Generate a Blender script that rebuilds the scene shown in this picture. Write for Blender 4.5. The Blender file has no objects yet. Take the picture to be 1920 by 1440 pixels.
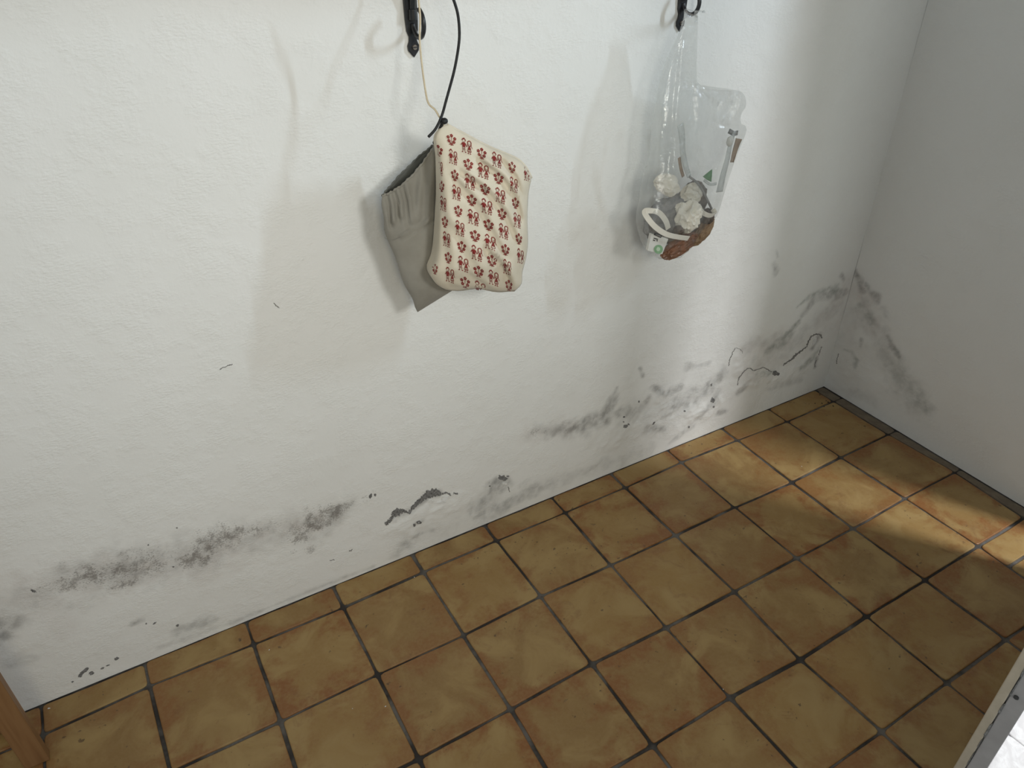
import bpy, bmesh, math, random
import numpy as np
from mathutils import Vector, Matrix, noise as mnoise

rng = random.Random(7)
scene = bpy.context.scene
COL = scene.collection
PI = math.pi

# ------------------------------------------------------------------ camera
FPX = 1406.06
CAM = np.array([0.1883, -1.3017, 1.4208])
EUL = (math.radians(56.245), math.radians(0.384), math.radians(-29.893))
cam_data = bpy.data.cameras.new('camera')
cam_data.sensor_width = 36.0
cam_data.lens = FPX / 1920 * 36.0
cam_data.clip_start = 0.02
cam = bpy.data.objects.new('camera', cam_data)
cam.location = CAM
cam.rotation_euler = EUL
COL.objects.link(cam)
scene.camera = cam

# ------------------------------------------------------------------ light
scene.view_settings.view_transform = 'Standard'
scene.view_settings.look = 'None'
scene.view_settings.gamma = 1.0
scene.view_settings.use_curve_mapping = False
scene.view_settings.exposure = 0.10

world = bpy.data.worlds.new('room_ambience')
scene.world = world
world.use_nodes = True
world.node_tree.nodes['Background'].inputs[0].default_value = (0.88, 0.965, 1.0, 1)
world.node_tree.nodes['Background'].inputs[1].default_value = 0.345

def area_light(name, loc, target, sx, sy, power, color, spread=180):
    d = bpy.data.lights.new(name, 'AREA')
    d.shape = 'RECTANGLE'; d.size = sx; d.size_y = sy
    d.energy = power; d.color = color; d.spread = math.radians(spread)
    o = bpy.data.objects.new(name, d)
    o.location = loc
    o.rotation_euler = (Vector(target) - Vector(loc)).to_track_quat('-Z', 'Y').to_euler()
    COL.objects.link(o)
    return o

# window behind the photographer, daylight through the crack at the door hinge, bright hall outside
area_light('window_daylight', (0.95, -2.75, 2.0), (0.50, 0.0, 1.10), 0.40, 0.40, 2.9, (0.96, 0.97, 0.93), 66)
area_light('second_window_daylight', (-0.10, -2.60, 1.85), (0.60, 0.0, 0.75), 0.5, 0.6, 2.1, (1.0, 0.86, 0.60), 80)
area_light('added_wall_fill', (-0.15, -2.65, 1.70), (1.86, 0.0, 0.72), 0.30, 0.45, 0.75, (0.84, 0.97, 1.0), 46)  # added narrow fill, brightens the right part of the back wall
area_light('hinge_crack_daylight', (2.19, -0.98, 1.80), (0.60, 0.0, 1.70), 0.011, 0.36, 4.0, (0.70, 0.86, 1.0), 95)
area_light('hall_daylight', (2.78, -2.15, 2.42), (1.95, -1.05, 0.0), 0.25, 0.25, 15, (0.95, 0.97, 1.0), 80)

# ------------------------------------------------------------------ helpers
def _rot(e):
    a, b, c = e
    Rx = np.array([[1,0,0],[0,math.cos(a),-math.sin(a)],[0,math.sin(a),math.cos(a)]])
    Ry = np.array([[math.cos(b),0,math.sin(b)],[0,1,0],[-math.sin(b),0,math.cos(b)]])
    Rz = np.array([[math.cos(c),-math.sin(c),0],[math.sin(c),math.cos(c),0],[0,0,1]])
    return Rz @ Ry @ Rx
RM = _rot(EUL)
def ray(x, y):
    return RM @ np.array([(x-960)/FPX, -(y-720)/FPX, -1.0])
def on_y(x, y, Y=0.0):          # measured photo point -> plane parallel to the long wall
    d = ray(x, y); return CAM + d*(Y-CAM[1])/d[1]
def on_z(x, y, Z=0.0):
    d = ray(x, y); return CAM + d*(Z-CAM[2])/d[2]
def on_x(x, y, X):
    d = ray(x, y); return CAM + d*(X-CAM[0])/d[0]

def link(name, me, mat=None, parent=None, smooth=False):
    o = bpy.data.objects.new(name, me)
    COL.objects.link(o)
    if mat is not None and not me.materials: me.materials.append(mat)
    if parent is not None: o.parent = parent
    if smooth:
        me.polygons.foreach_set('use_smooth', [True]*len(me.polygons))
    return o
def mesh_of(name, verts, faces):
    me = bpy.data.meshes.new(name)
    me.from_pydata([tuple(map(float, v)) for v in verts], [], faces)
    me.update()
    return me
def bm_mesh(name, bm):
    me = bpy.data.meshes.new(name); bmesh.ops.recalc_face_normals(bm, faces=bm.faces)
    bm.to_mesh(me); bm.free(); return me
def tag(o, label, cat, group=None):
    o['label'] = label; o['category'] = cat
    if group: o['group'] = group
    return o
def struct(o, label=None):
    o['kind'] = 'structure'
    if label: o['label'] = label
    return o
def empty(name, loc=(0,0,0)):
    o = bpy.data.objects.new(name, None); o.empty_display_size = 0.05
    o.location = loc; COL.objects.link(o); return o
def add_box(bm, lo, hi, bevel=0.0):
    r = bmesh.ops.create_cube(bm, size=1.0)
    vs = r['verts']
    for v in vs:
        v.co = Vector([lo[i] + (v.co[i]+0.5)*(hi[i]-lo[i]) for i in range(3)])
    if bevel:
        es = list({e for v in vs for e in v.link_edges})
        bmesh.ops.bevel(bm, geom=es, offset=bevel, segments=2, affect='EDGES', profile=0.6)
def box_obj(name, lo, hi, mat, parent=None, bevel=0.0):
    bm = bmesh.new(); add_box(bm, lo, hi, bevel)
    return link(name, bm_mesh(name, bm), mat, parent)
def catmull(pts, n=8):
    P = [np.array(p, float) for p in pts]
    P = [2*P[0]-P[1]] + P + [2*P[-1]-P[-2]]
    out = []
    for i in range(1, len(P)-2):
        for k in range(n):
            t = k/n
            a, b, c, d = P[i-1], P[i], P[i+1], P[i+2]
            out.append(0.5*((2*b)+(-a+c)*t+(2*a-5*b+4*c-d)*t*t+(-a+3*b-3*c+d)*t**3))
    out.append(P[-2])
    return out
def tube_mesh(name, pts, rad, seg=8, n=6, closed=False):
    pts = catmull(pts, n)
    if not callable(rad): r0 = rad; rad = lambda t: r0
    verts, faces = [], []
    m = len(pts); up = np.array([0.13, 0.31, 0.94])
    prev = None
    for i, p in enumerate(pts):
        t = pts[min(i+1, m-1)] - pts[max(i-1, 0)]
        t = t/np.linalg.norm(t)
        a = (prev if prev is not None else up); a = a - t*np.dot(a, t)
        if np.linalg.norm(a) < 1e-4: a = np.array([1.,0,0]) - t*t[0]
        a /= np.linalg.norm(a); prev = a
        b = np.cross(t, a); r = rad(i/(m-1))
        for k in range(seg):
            w = 2*PI*k/seg
            verts.append(p + (a*math.cos(w) + b*math.sin(w))*r)
    for i in range(m-1):
        for k in range(seg):
            k2 = (k+1) % seg
            faces.append((i*seg+k, i*seg+k2, (i+1)*seg+k2, (i+1)*seg+k))
    faces.append(tuple(range(seg))[::-1]); faces.append(tuple((m-1)*seg+k for k in range(seg)))
    return mesh_of(name, verts, faces)
def band_mesh(name, pts, width, thick, wdir, n=6):
    """flat strap swept along pts, width along wdir"""
    pts = catmull(pts, n); verts, faces = [], []
    wd = np.array(wdir, float); wd /= np.linalg.norm(wd)
    m = len(pts)
    for i, p in enumerate(pts):
        t = pts[min(i+1, m-1)] - pts[max(i-1, 0)]; t = t/np.linalg.norm(t)
        w = wd - t*np.dot(wd, t); w /= max(np.linalg.norm(w), 1e-6)
        nn = np.cross(t, w)
        W = width(i/(m-1)) if callable(width) else width
        for a, b in ((-1,-1),(1,-1),(1,1),(-1,1)):
            verts.append(p + w*W*0.5*a + nn*thick*0.5*b)
    for i in range(m-1):
        for k in range(4):
            k2 = (k+1) % 4
            faces.append((i*4+k, i*4+k2, (i+1)*4+k2, (i+1)*4+k))
    faces.append((3,2,1,0)); faces.append(tuple((m-1)*4+k for k in range(4)))
    return mesh_of(name, verts, faces)

def vnoise(x, y, seed=0):
    """value noise on arrays, -1..1"""
    xi = np.floor(x).astype(np.int64); yi = np.floor(y).astype(np.int64)
    xf = x-xi; yf = y-yi
    def h(a, b):
        n = (a*374761393 + b*668265263 + seed*1442695041) & 0x7fffffff
        n = ((n ^ (n >> 13))*1274126177) & 0x7fffffff
        return ((n ^ (n >> 16)) & 0xffff)/32767.5 - 1
    u = xf*xf*(3-2*xf); v = yf*yf*(3-2*yf)
    return (h(xi,yi)*(1-u)+h(xi+1,yi)*u)*(1-v) + (h(xi,yi+1)*(1-u)+h(xi+1,yi+1)*u)*v
def fbm(x, y, o=4, seed=0):
    s = 0; a = 1; t = 0
    for k in range(o):
        s = s + a*vnoise(x*2**k, y*2**k, seed+k*17); t += a; a *= 0.55
    return s/t

# ------------------------------------------------------------------ materials
class NT:
    def __init__(self, name):
        self.m = bpy.data.materials.new(name); self.m.use_nodes = True
        self.t = self.m.node_tree; self.n = self.t.nodes; self.n.clear()
        self.out = self.n.new('ShaderNodeOutputMaterial')
    def node(self, typ, inp=None, **kw):
        nd = self.n.new(typ)
        for k, v in kw.items(): setattr(nd, k, v)
        for k, v in (inp or {}).items(): self.put(nd.inputs[k], v)
        return nd
    def put(self, sock, v):
        if isinstance(v, bpy.types.NodeSocket): self.t.links.new(v, sock)
        elif isinstance(v, (tuple, list)) and sock.type == 'RGBA' and len(v) == 3: sock.default_value = (*v, 1)
        else: sock.default_value = v
    def math(self, op, a, b=0.5, c=None, clamp=False):
        nd = self.node('ShaderNodeMath', operation=op, use_clamp=clamp)
        self.put(nd.inputs[0], a); self.put(nd.inputs[1], b)
        if c is not None: self.put(nd.inputs[2], c)
        return nd.outputs[0]
    def mix(self, f, a, b, mode='MIX'):
        nd = self.node('ShaderNodeMix', data_type='RGBA', blend_type=mode)
        self.put(nd.inputs[0], f); self.put(nd.inputs[6], a); self.put(nd.inputs[7], b)
        return nd.outputs[2]
    def step(self, v, lo, hi, a=0.0, b=1.0):
        nd = self.node('ShaderNodeMapRange', interpolation_type='SMOOTHSTEP')
        for i, q in enumerate((v, lo, hi, a, b)): self.put(nd.inputs[i], q)
        return nd.outputs[0]
    def noise(self, scale, detail=4, rough=0.55, vec=None, dist=0.0):
        nd = self.node('ShaderNodeTexNoise', {'Scale': scale, 'Detail': detail, 'Roughness': rough, 'Distortion': dist})
        if vec is not None: self.t.links.new(vec, nd.inputs['Vector'])
        return nd.outputs['Fac']
    def vor(self, scale, vec=None, feature='F1', out='Distance', rnd=1.0):
        nd = self.node('ShaderNodeTexVoronoi', {'Scale': scale, 'Randomness': rnd}, feature=feature)
        if vec is not None: self.t.links.new(vec, nd.inputs['Vector'])
        return nd.outputs[out]
    def coord(self, which='Object'):
        return self.node('ShaderNodeTexCoord').outputs[which]
    def attr(self, name, out='Fac'):
        return self.node('ShaderNodeAttribute', attribute_name=name).outputs[out]
    def mapping(self, vec, scale=(1,1,1), loc=(0,0,0), rot=(0,0,0)):
        nd = self.node('ShaderNodeMapping', {'Scale': scale, 'Location': loc, 'Rotation': rot})
        self.t.links.new(vec, nd.inputs['Vector']); return nd.outputs[0]
    def bump(self, h, strength=0.3, dist=0.002, normal=None):
        nd = self.node('ShaderNodeBump', {'Strength': strength, 'Distance': dist, 'Height': h})
        if normal is not None: self.t.links.new(normal, nd.inputs['Normal'])
        return nd.outputs[0]
    def principled(self, color, rough=0.6, normal=None, spec=0.5, metal=0.0, **kw):
        b = self.node('ShaderNodeBsdfPrincipled')
        self.put(b.inputs['Base Color'], color); self.put(b.inputs['Roughness'], rough)
        self.put(b.inputs['Specular IOR Level'], spec); self.put(b.inputs['Metallic'], metal)
        if normal is not None: self.t.links.new(normal, b.inputs['Normal'])
        for k, v in kw.items(): self.put(b.inputs[k], v)
        return b.outputs[0]
    def done(self, sh):
        self.t.links.new(sh, self.out.inputs[0]); return self.m

def simple_mat(name, c1, c2, rough=0.6, scale=60, bump=0.2, dist=0.001, spec=0.4, metal=0.0):
    t = NT(name); co = t.coord()
    n = t.noise(scale, 5, 0.6, co)
    col = t.mix(t.step(n, 0.3, 0.7), c1, c2)
    return t.done(t.principled(col, rough, t.bump(n, bump, dist), spec, metal))

def wall_mat():
    t = NT('painted_plaster'); co = t.coord()
    n1 = t.noise(3.0, 4, 0.5, co)
    base = t.mix(t.step(n1, 0.25, 0.75), (0.80, 0.795, 0.765), (0.83, 0.825, 0.80))
    grey = t.attr('grey'); mould = t.attr('mould'); green = t.attr('green'); pink = t.attr('pink')
    nf = t.noise(160, 6, 0.7, co); nm = t.noise(45, 6, 0.65, co); nl = t.noise(14, 5, 0.6, co)
    # soft damp greying broken up by noise
    g = t.math('MULTIPLY', grey, t.step(nm, 0.25, 0.62, 0.65, 1.45), clamp=True)
    c = t.mix(g, base, (0.245, 0.24, 0.23))
    c = t.mix(t.math('MULTIPLY', pink, 0.5), c, (0.50, 0.42, 0.38))
    c = t.mix(t.math('MULTIPLY', green, t.step(nm, 0.3, 0.6, 0.4, 1.0), clamp=True), c, (0.22, 0.245, 0.215))
    # speckled mould: fine dots whose density follows the mask
    th = t.math('MULTIPLY_ADD', mould, -0.41, 0.80)
    sp = t.step(t.math('SUBTRACT', t.noise(230, 3, 0.6, t.mapping(co, (1, 1, 1.6))), th), -0.05, 0.04)
    sp2 = t.step(t.math('SUBTRACT', nm, th), -0.08, 0.1)
    sp = t.math('MULTIPLY', sp, t.step(mould, 0.02, 0.3), clamp=True)
    c = t.mix(t.math('MULTIPLY', t.math('MULTIPLY', sp2, mould), 0.55, clamp=True), c, (0.27, 0.245, 0.22))
    c = t.mix(t.math('MULTIPLY', sp, 0.5), c, (0.17, 0.155, 0.14))
    # stipple of the brushed paint
    patch = t.step(nl, 0.42, 0.62, 0.15, 1.0)
    h = t.math('ADD', t.math('MULTIPLY', t.noise(130, 3, 0.5, t.mapping(co, (1, 1, 2.2), rot=(0, 0.4, 0))), patch), t.math('MULTIPLY', nl, 1.2))
    h = t.math('ADD', h, t.math('MULTIPLY', t.math('MULTIPLY', nf, grey), 0.8))
    nrm = t.bump(h, 0.42, 0.0034)
    return t.done(t.principled(c, 0.82, nrm, 0.25))

def tile_mat():
    t = NT('terracotta_tile')
    uv = t.coord('UV'); ob = t.coord('Object')
    rnd = t.node('ShaderNodeObjectInfo').outputs['Random']
    off = t.node('ShaderNodeCombineXYZ', {0: t.math('MULTIPLY', rnd, 37.0), 1: t.math('MULTIPLY', rnd, 91.0), 2: t.math('MULTIPLY', rnd, 53.0)}).outputs[0]
    va = t.node('ShaderNodeVectorMath', operation='ADD'); t.put(va.inputs[0], ob); t.put(va.inputs[1], off)
    p = va.outputs[0]
    sep = t.node('ShaderNodeSeparateXYZ'); t.put(sep.inputs[0], uv)
    u, v = sep.outputs[0], sep.outputs[1]
    eu = t.math('MINIMUM', u, t.math('SUBTRACT', 1.0, u)); ev = t.math('MINIMUM', v, t.math('SUBTRACT', 1.0, v))
    ed = t.math('MINIMUM', eu, ev)
    big = t.noise(9, 5, 0.6, p, 0.6); mid = t.noise(28, 6, 0.65, p); fine = t.noise(140, 5, 0.65, p)
    ochre = t.mix(t.step(t.math('FRACT', t.math('MULTIPLY', rnd, 7.3)), 0.1, 0.9), (0.300, 0.180, 0.056), (0.255, 0.150, 0.050))
    pale = t.mix(t.step(big, 0.42, 0.68), ochre, (0.35, 0.232, 0.088))
    # reddish burn marks gathered at the rims
    rim = t.math('ADD', t.math('MULTIPLY', ed, 1.5), t.math('MULTIPLY', t.math('SUBTRACT', mid, 0.5), 1.3))
    rim = t.math('ADD', rim, t.math('MULTIPLY', t.math('SUBTRACT', big, 0.5), 1.6))
    red = t.step(rim, -0.12, 0.36, 1.0, 0.0)
    c = t.mix(t.math('MULTIPLY', red, t.step(rnd, 0.0, 1.0, 0.55, 0.95)), pale, (0.225, 0.086, 0.022))
    blot = t.step(t.noise(17, 5, 0.7, p, 0.8), 0.56, 0.70)
    c = t.mix(t.math('MULTIPLY', blot, 0.40), c, (0.190, 0.090, 0.033))
    pit = t.step(t.noise(85, 3, 0.5, p), 0.665, 0.72)
    pit = t.math('MULTIPLY', pit, t.step(t.noise(11, 2, 0.5, p), 0.48, 0.6))
    c = t.mix(t.math('MULTIPLY', pit, 0.75), c, (0.075, 0.04, 0.02))
    c = t.mix(t.math('MULTIPLY', t.step(fine, 0.35, 0.7), 0.22), c, (0.34, 0.225, 0.10))
    h = t.math('SUBTRACT', t.math('ADD', t.math('MULTIPLY', mid, 0.6), t.math('MULTIPLY', fine, 0.25)), t.math('MULTIPLY', pit, 0.7))
    rough = t.step(mid, 0.3, 0.7, 0.40, 0.56)
    return t.done(t.principled(c, rough, t.bump(h, 0.35, 0.0016), 0.5))

def grout_mat():
    t = NT('dirty_grout'); co = t.coord()
    n = t.noise(9, 4, 0.6, co); f = t.noise(120, 5, 0.7, co)
    c = t.mix(t.step(n, 0.4, 0.66), (0.042, 0.037, 0.034), (0.15, 0.138, 0.125))
    c = t.mix(t.math('MULTIPLY', t.step(f, 0.5, 0.75), 0.5), c, (0.03, 0.026, 0.024))
    return t.done(t.principled(c, 0.85, t.bump(f, 0.5, 0.002), 0.2))

def wood_mat(name, c1, c2, axis=2, rough=0.5):
    t = NT(name); co = t.coord()
    s = [22, 22, 22]; s[axis] = 1.4
    n = t.noise(3.0, 6, 0.6, t.mapping(co, tuple(s)), 0.6)
    f = t.noise(14.0, 4, 0.6, t.mapping(co, tuple(s)))
    c = t.mix(t.step(n, 0.3, 0.7), c1, c2)
    return t.done(t.principled(c, rough, t.bump(f, 0.15, 0.001), 0.4))

def cloth_mat(name, c1, c2, scale=900):
    t = NT(name); co = t.coord()
    n = t.noise(18, 4, 0.6, co); w = t.noise(scale, 2, 0.5, co)
    c = t.mix(t.step(n, 0.3, 0.7), c1, c2)
    s = t.principled(c, 0.9, t.bump(w, 0.25, 0.0006), 0.15, **{'Sheen Weight': 0.15})
    return t.done(s)

def film_mat(name, tint, base, rough=0.12):
    """thin polythene film: see-through, milky at grazing angles, with sharp glints"""
    t = NT(name); co = t.coord()
    n = t.noise(55, 5, 0.6, co, 0.8); n2 = t.noise(18, 4, 0.55, co, 1.0)
    nrm = t.bump(t.math('ADD', n, t.math('MULTIPLY', n2, 2.0)), 0.55, 0.004)
    tr = t.node('ShaderNodeBsdfTransparent', {'Color': (*tint, 1)}).outputs[0]
    di = t.node('ShaderNodeBsdfDiffuse', {'Color': (0.92, 0.93, 0.93, 1), 'Normal': nrm}).outputs[0]
    tl = t.node('ShaderNodeBsdfTranslucent', {'Color': (0.92, 0.93, 0.93, 1), 'Normal': nrm}).outputs[0]
    mk = t.node('ShaderNodeMixShader', {0: 0.5, 1: di, 2: tl}).outputs[0]
    gl = t.node('ShaderNodeBsdfGlossy', {'Color': (1, 1, 1, 1), 'Roughness': rough, 'Normal': nrm}).outputs[0]
    fr = t.node('ShaderNodeLayerWeight', {'Blend': 0.5, 'Normal': nrm}).outputs['Facing']
    fr = t.math('MULTIPLY_ADD', t.math('POWER', fr, 4.0), 0.30, 0.08)
    milk = t.step(n2, 0.3, 0.7, base*0.7, base*1.4)
    a = t.node('ShaderNodeMixShader', {0: milk, 1: tr, 2: mk}).outputs[0]
    b = t.node('ShaderNodeMixShader', {0: fr, 1: a, 2: gl}).outputs[0]
    return t.done(b)

M = {}
M['wall'] = wall_mat()
M['tile'] = tile_mat()
M['grout'] = grout_mat()
M['iron'] = simple_mat('black_wrought_iron', (0.010, 0.011, 0.013), (0.022, 0.024, 0.027), 0.38, 70, 0.35, 0.001, 0.5)
M['screw'] = simple_mat('dull_steel_screw', (0.20, 0.17, 0.14), (0.32, 0.28, 0.24), 0.4, 200, 0.2, 0.0005, 0.5, 0.7)
M['crack'] = simple_mat('exposed_dark_mortar', (0.11, 0.108, 0.105), (0.30, 0.295, 0.29), 0.95, 260, 0.6, 0.002, 0.1)
M['crackline'] = simple_mat('crack_shadow_grime', (0.15, 0.145, 0.135), (0.30, 0.29, 0.28), 0.95, 300, 0.4, 0.001, 0.1)
M['flake'] = simple_mat('loose_white_paint', (0.78, 0.775, 0.755), (0.70, 0.69, 0.67), 0.8, 90, 0.3, 0.001, 0.2)
M['print_cloth'] = cloth_mat('cream_cotton', (0.655, 0.585, 0.46), (0.72, 0.65, 0.52))
M['red_ink'] = cloth_mat('dark_red_print', (0.20, 0.022, 0.02), (0.26, 0.036, 0.03))
M['grey_cloth'] = cloth_mat('grey_linen', (0.26, 0.245, 0.21), (0.30, 0.283, 0.245), 700)
M['grey_in'] = cloth_mat('grey_linen_mouth_shade', (0.13, 0.135, 0.125), (0.16, 0.165, 0.15), 700)  # same linen made darker, shade of the open mouth put in its colour
M['cream_cord'] = simple_mat('cream_cord', (0.62, 0.52, 0.36), (0.70, 0.60, 0.44), 0.8, 400, 0.3, 0.0005)
M['black_cord'] = simple_mat('black_cord', (0.010, 0.010, 0.011), (0.02, 0.02, 0.021), 0.55, 300, 0.3, 0.0005)
M['film'] = film_mat('clear_polythene', (0.957, 0.962, 0.957), 0.13)
M['wrapper'] = film_mat('grey_polythene', (0.80, 0.82, 0.81), 0.30, 0.25)
M['tissue'] = cloth_mat('cream_tissue', (0.70, 0.645, 0.55), (0.78, 0.73, 0.64), 300)
M['tissue2'] = cloth_mat('beige_tissue', (0.62, 0.565, 0.475), (0.70, 0.65, 0.56), 300)
M['strap'] = cloth_mat('cream_strap_cloth', (0.72, 0.68, 0.60), (0.80, 0.76, 0.68), 500)
M['dark_paper'] = simple_mat('dark_brown_scraps', (0.06, 0.045, 0.038), (0.16, 0.125, 0.10), 0.7, 60, 0.4, 0.002)
M['grey_paper'] = simple_mat('grey_scraps', (0.10, 0.094, 0.09), (0.25, 0.235, 0.22), 0.7, 50, 0.4, 0.002)
M['orange_paper'] = simple_mat('orange_brown_foil', (0.25, 0.115, 0.065), (0.15, 0.085, 0.055), 0.38, 45, 0.5, 0.002)
M['brown_paper'] = simple_mat('brown_packing', (0.21, 0.13, 0.075), (0.33, 0.22, 0.13), 0.6, 45, 0.4, 0.002)
M['carton'] = simple_mat('white_carton', (0.60, 0.585, 0.54), (0.68, 0.665, 0.62), 0.6, 40, 0.1, 0.0005)
M['ink_black'] = simple_mat('black_ink', (0.03, 0.03, 0.03), (0.05, 0.05, 0.05), 0.6, 40, 0.1, 0.0005)
M['ink_green'] = simple_mat('green_ink', (0.20, 0.36, 0.20), (0.26, 0.42, 0.25), 0.6, 40, 0.1, 0.0005)
M['ink_pale'] = simple_mat('pale_green_ink', (0.45, 0.58, 0.42), (0.5, 0.62, 0.46), 0.6, 40, 0.1, 0.0005)
M['leaf'] = simple_mat('green_scrap', (0.03, 0.15, 0.035), (0.06, 0.22, 0.06), 0.5, 80, 0.3, 0.001)
M['post'] = wood_mat('honey_wood', (0.20, 0.10, 0.04), (0.26, 0.14, 0.06))
M['shelf'] = wood_mat('shelf_wood', (0.40, 0.24, 0.11), (0.50, 0.31, 0.15), 0)
M['beige_edge'] = simple_mat('beige_lipping', (0.43, 0.37, 0.285), (0.50, 0.435, 0.34), 0.55, 30, 0.15, 0.001)
M['grey_edge'] = simple_mat('grey_door_paint', (0.33, 0.315, 0.315), (0.39, 0.375, 0.375), 0.5, 24, 0.15, 0.001)
M['door_face'] = simple_mat('white_door_paint', (0.66, 0.64, 0.60), (0.70, 0.68, 0.64), 0.5, 12, 0.1, 0.001)
M['mortar'] = simple_mat('dusty_mortar_strip', (0.15, 0.12, 0.09), (0.21, 0.168, 0.12), 0.8, 30, 0.4, 0.002, 0.2)
M['debris'] = simple_mat('black_grit', (0.025, 0.022, 0.02), (0.05, 0.045, 0.04), 0.9, 200, 0.4, 0.001)
t = NT('white_marbled_tile'); co = t.coord()
n = t.noise(22, 7, 0.7, co, 1.2)
M['white_tile'] = t.done(t.principled(t.mix(t.step(n, 0.42, 0.62), (0.72, 0.70, 0.70), (0.85, 0.84, 0.84)), 0.25, t.bump(n, 0.05, 0.001), 0.5))
M['white_grout'] = simple_mat('pale_grout', (0.30, 0.30, 0.32), (0.38, 0.38, 0.40), 0.85, 60, 0.3, 0.001)

# ------------------------------------------------------------------ walls with damp stains
XR = 2.1403
WALL_H = 2.45

def stroke(mask, A, B, pts, conv, w, s, jag=0.75, seed=1, soft=0.95, freq=30):
    """paint a soft, noise-edged stroke along measured points; w = half width in metres"""
    P = np.array([conv(*p) for p in pts])
    W = 1.5*np.array(w if isinstance(w, (list, tuple)) else [w]*len(pts), float)
    Sx = np.array(s if isinstance(s, (list, tuple)) else [s]*len(pts), float)
    mw = W.max()*2.2
    sel = (A > P[:,0].min()-mw) & (A < P[:,0].max()+mw) & (B > P[:,1].min()-mw) & (B < P[:,1].max()+mw)
    if not sel.any(): return
    a = A[sel]; b = B[sel]
    best = np.zeros_like(a)
    if len(P) == 1: P = np.vstack([P, P+1e-5]); W = np.repeat(W, 2); Sx = np.repeat(Sx, 2)
    nz = fbm(a*freq, b*freq, 4, seed)
    for i in range(len(P)-1):
        d = P[i+1]-P[i]; L = max((d**2).sum(), 1e-12)
        tt = np.clip(((a-P[i,0])*d[0]+(b-P[i,1])*d[1])/L, 0, 1)
        ds = np.hypot(a-P[i,0]-d[0]*tt, b-P[i,1]-d[1]*tt)
        ww = W[i]*(1-tt)+W[i+1]*tt; ss = Sx[i]*(1-tt)+Sx[i+1]*tt
        q = np.clip((1.0 - ds/ww + nz*jag)/soft, 0, 1)
        best = np.maximum(best, ss*q*q*(3-2*q))
    best = best*np.clip(0.85+0.75*fbm(a*75, b*75, 4, seed+50), 0.12, 1.25)
    mask[sel] = np.maximum(mask[sel], best)

SURF = {}
def surf(name, x, y):
    a, z, D = SURF[name]
    i = int(np.clip(np.searchsorted(a, x)-1, 0, len(a)-2)); j = int(np.clip(np.searchsorted(z, y)-1, 0, len(z)-2))
    return float(D[j:j+2, i:i+2].max())
def stained_wall(name, amin, amax, fine_a, put, strokes, conv, ztop=WALL_H, dz=0.005, zfine=0.60, box=None, flip=False):
    a = np.arange(amin, amax+1e-6, fine_a); a[-1] = amax
    z = np.concatenate([np.arange(0, zfine, dz), np.arange(zfine, ztop, 0.05), [ztop]])
    A, B = np.meshgrid(a, z); na, nb = len(a), len(z)
    masks = {k: np.zeros_like(A) for k in ('grey', 'mould', 'green', 'pink')}
    lump = np.zeros_like(A)
    for k, (kind, pts, w, s, *r) in enumerate(strokes):
        kw = r[0] if r else {}
        stroke(lump if kind == 'lump' else masks[kind], A, B, pts, conv, w, s, seed=k*3+5, **kw)
    fade = np.clip(1-B/0.9, 0.25, 1)
    disp = 0.0016*fbm(A*3.1, B*3.1, 3, 90) + 0.0010*fade*fbm(A*17, B*17, 3, 91)
    disp += (masks['grey']*0.0012 + masks['mould']*0.0006)*fbm(A*70, B*70, 3, 92) + lump*0.004*(1+0.5*fbm(A*60, B*60, 3, 93))
    disp *= np.clip(B/0.02, 0.3, 1)
    SURF[name] = (a, z, disp)
    verts = [put(x, y, d) for x, y, d in zip(A.ravel(), B.ravel(), disp.ravel())]
    faces = []
    for j in range(nb-1):
        for i in range(na-1):
            f = (j*na+i, j*na+i+1, (j+1)*na+i+1, (j+1)*na+i)
            faces.append(f[::-1] if flip else f)
    n0 = len(verts)
    # solid body behind the painted face
    lo, hi = box
    for c in ((0,0,0),(1,0,0),(1,1,0),(0,1,0),(0,0,1),(1,0,1),(1,1,1),(0,1,1)):
        verts.append([(lo, hi)[c[i]][i] for i in range(3)])
    for f in ((3,2,1,0),(4,5,6,7),(0,1,5,4),(1,2,6,5),(2,3,7,6),(3,0,4,7)):
        faces.append(tuple(n0+q for q in f))
    me = mesh_of(name, verts, faces)
    for k, m in masks.items():
        at = me.attributes.new(k, 'FLOAT', 'POINT')
        at.data.foreach_set('value', np.concatenate([m.ravel(), np.zeros(8)]).astype(np.float32))
    o = link(name, me, M['wall'], smooth=False)
    sm = [True]*((na-1)*(nb-1)) + [False]*6
    me.polygons.foreach_set('use_smooth', sm)
    return struct(o)

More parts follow.
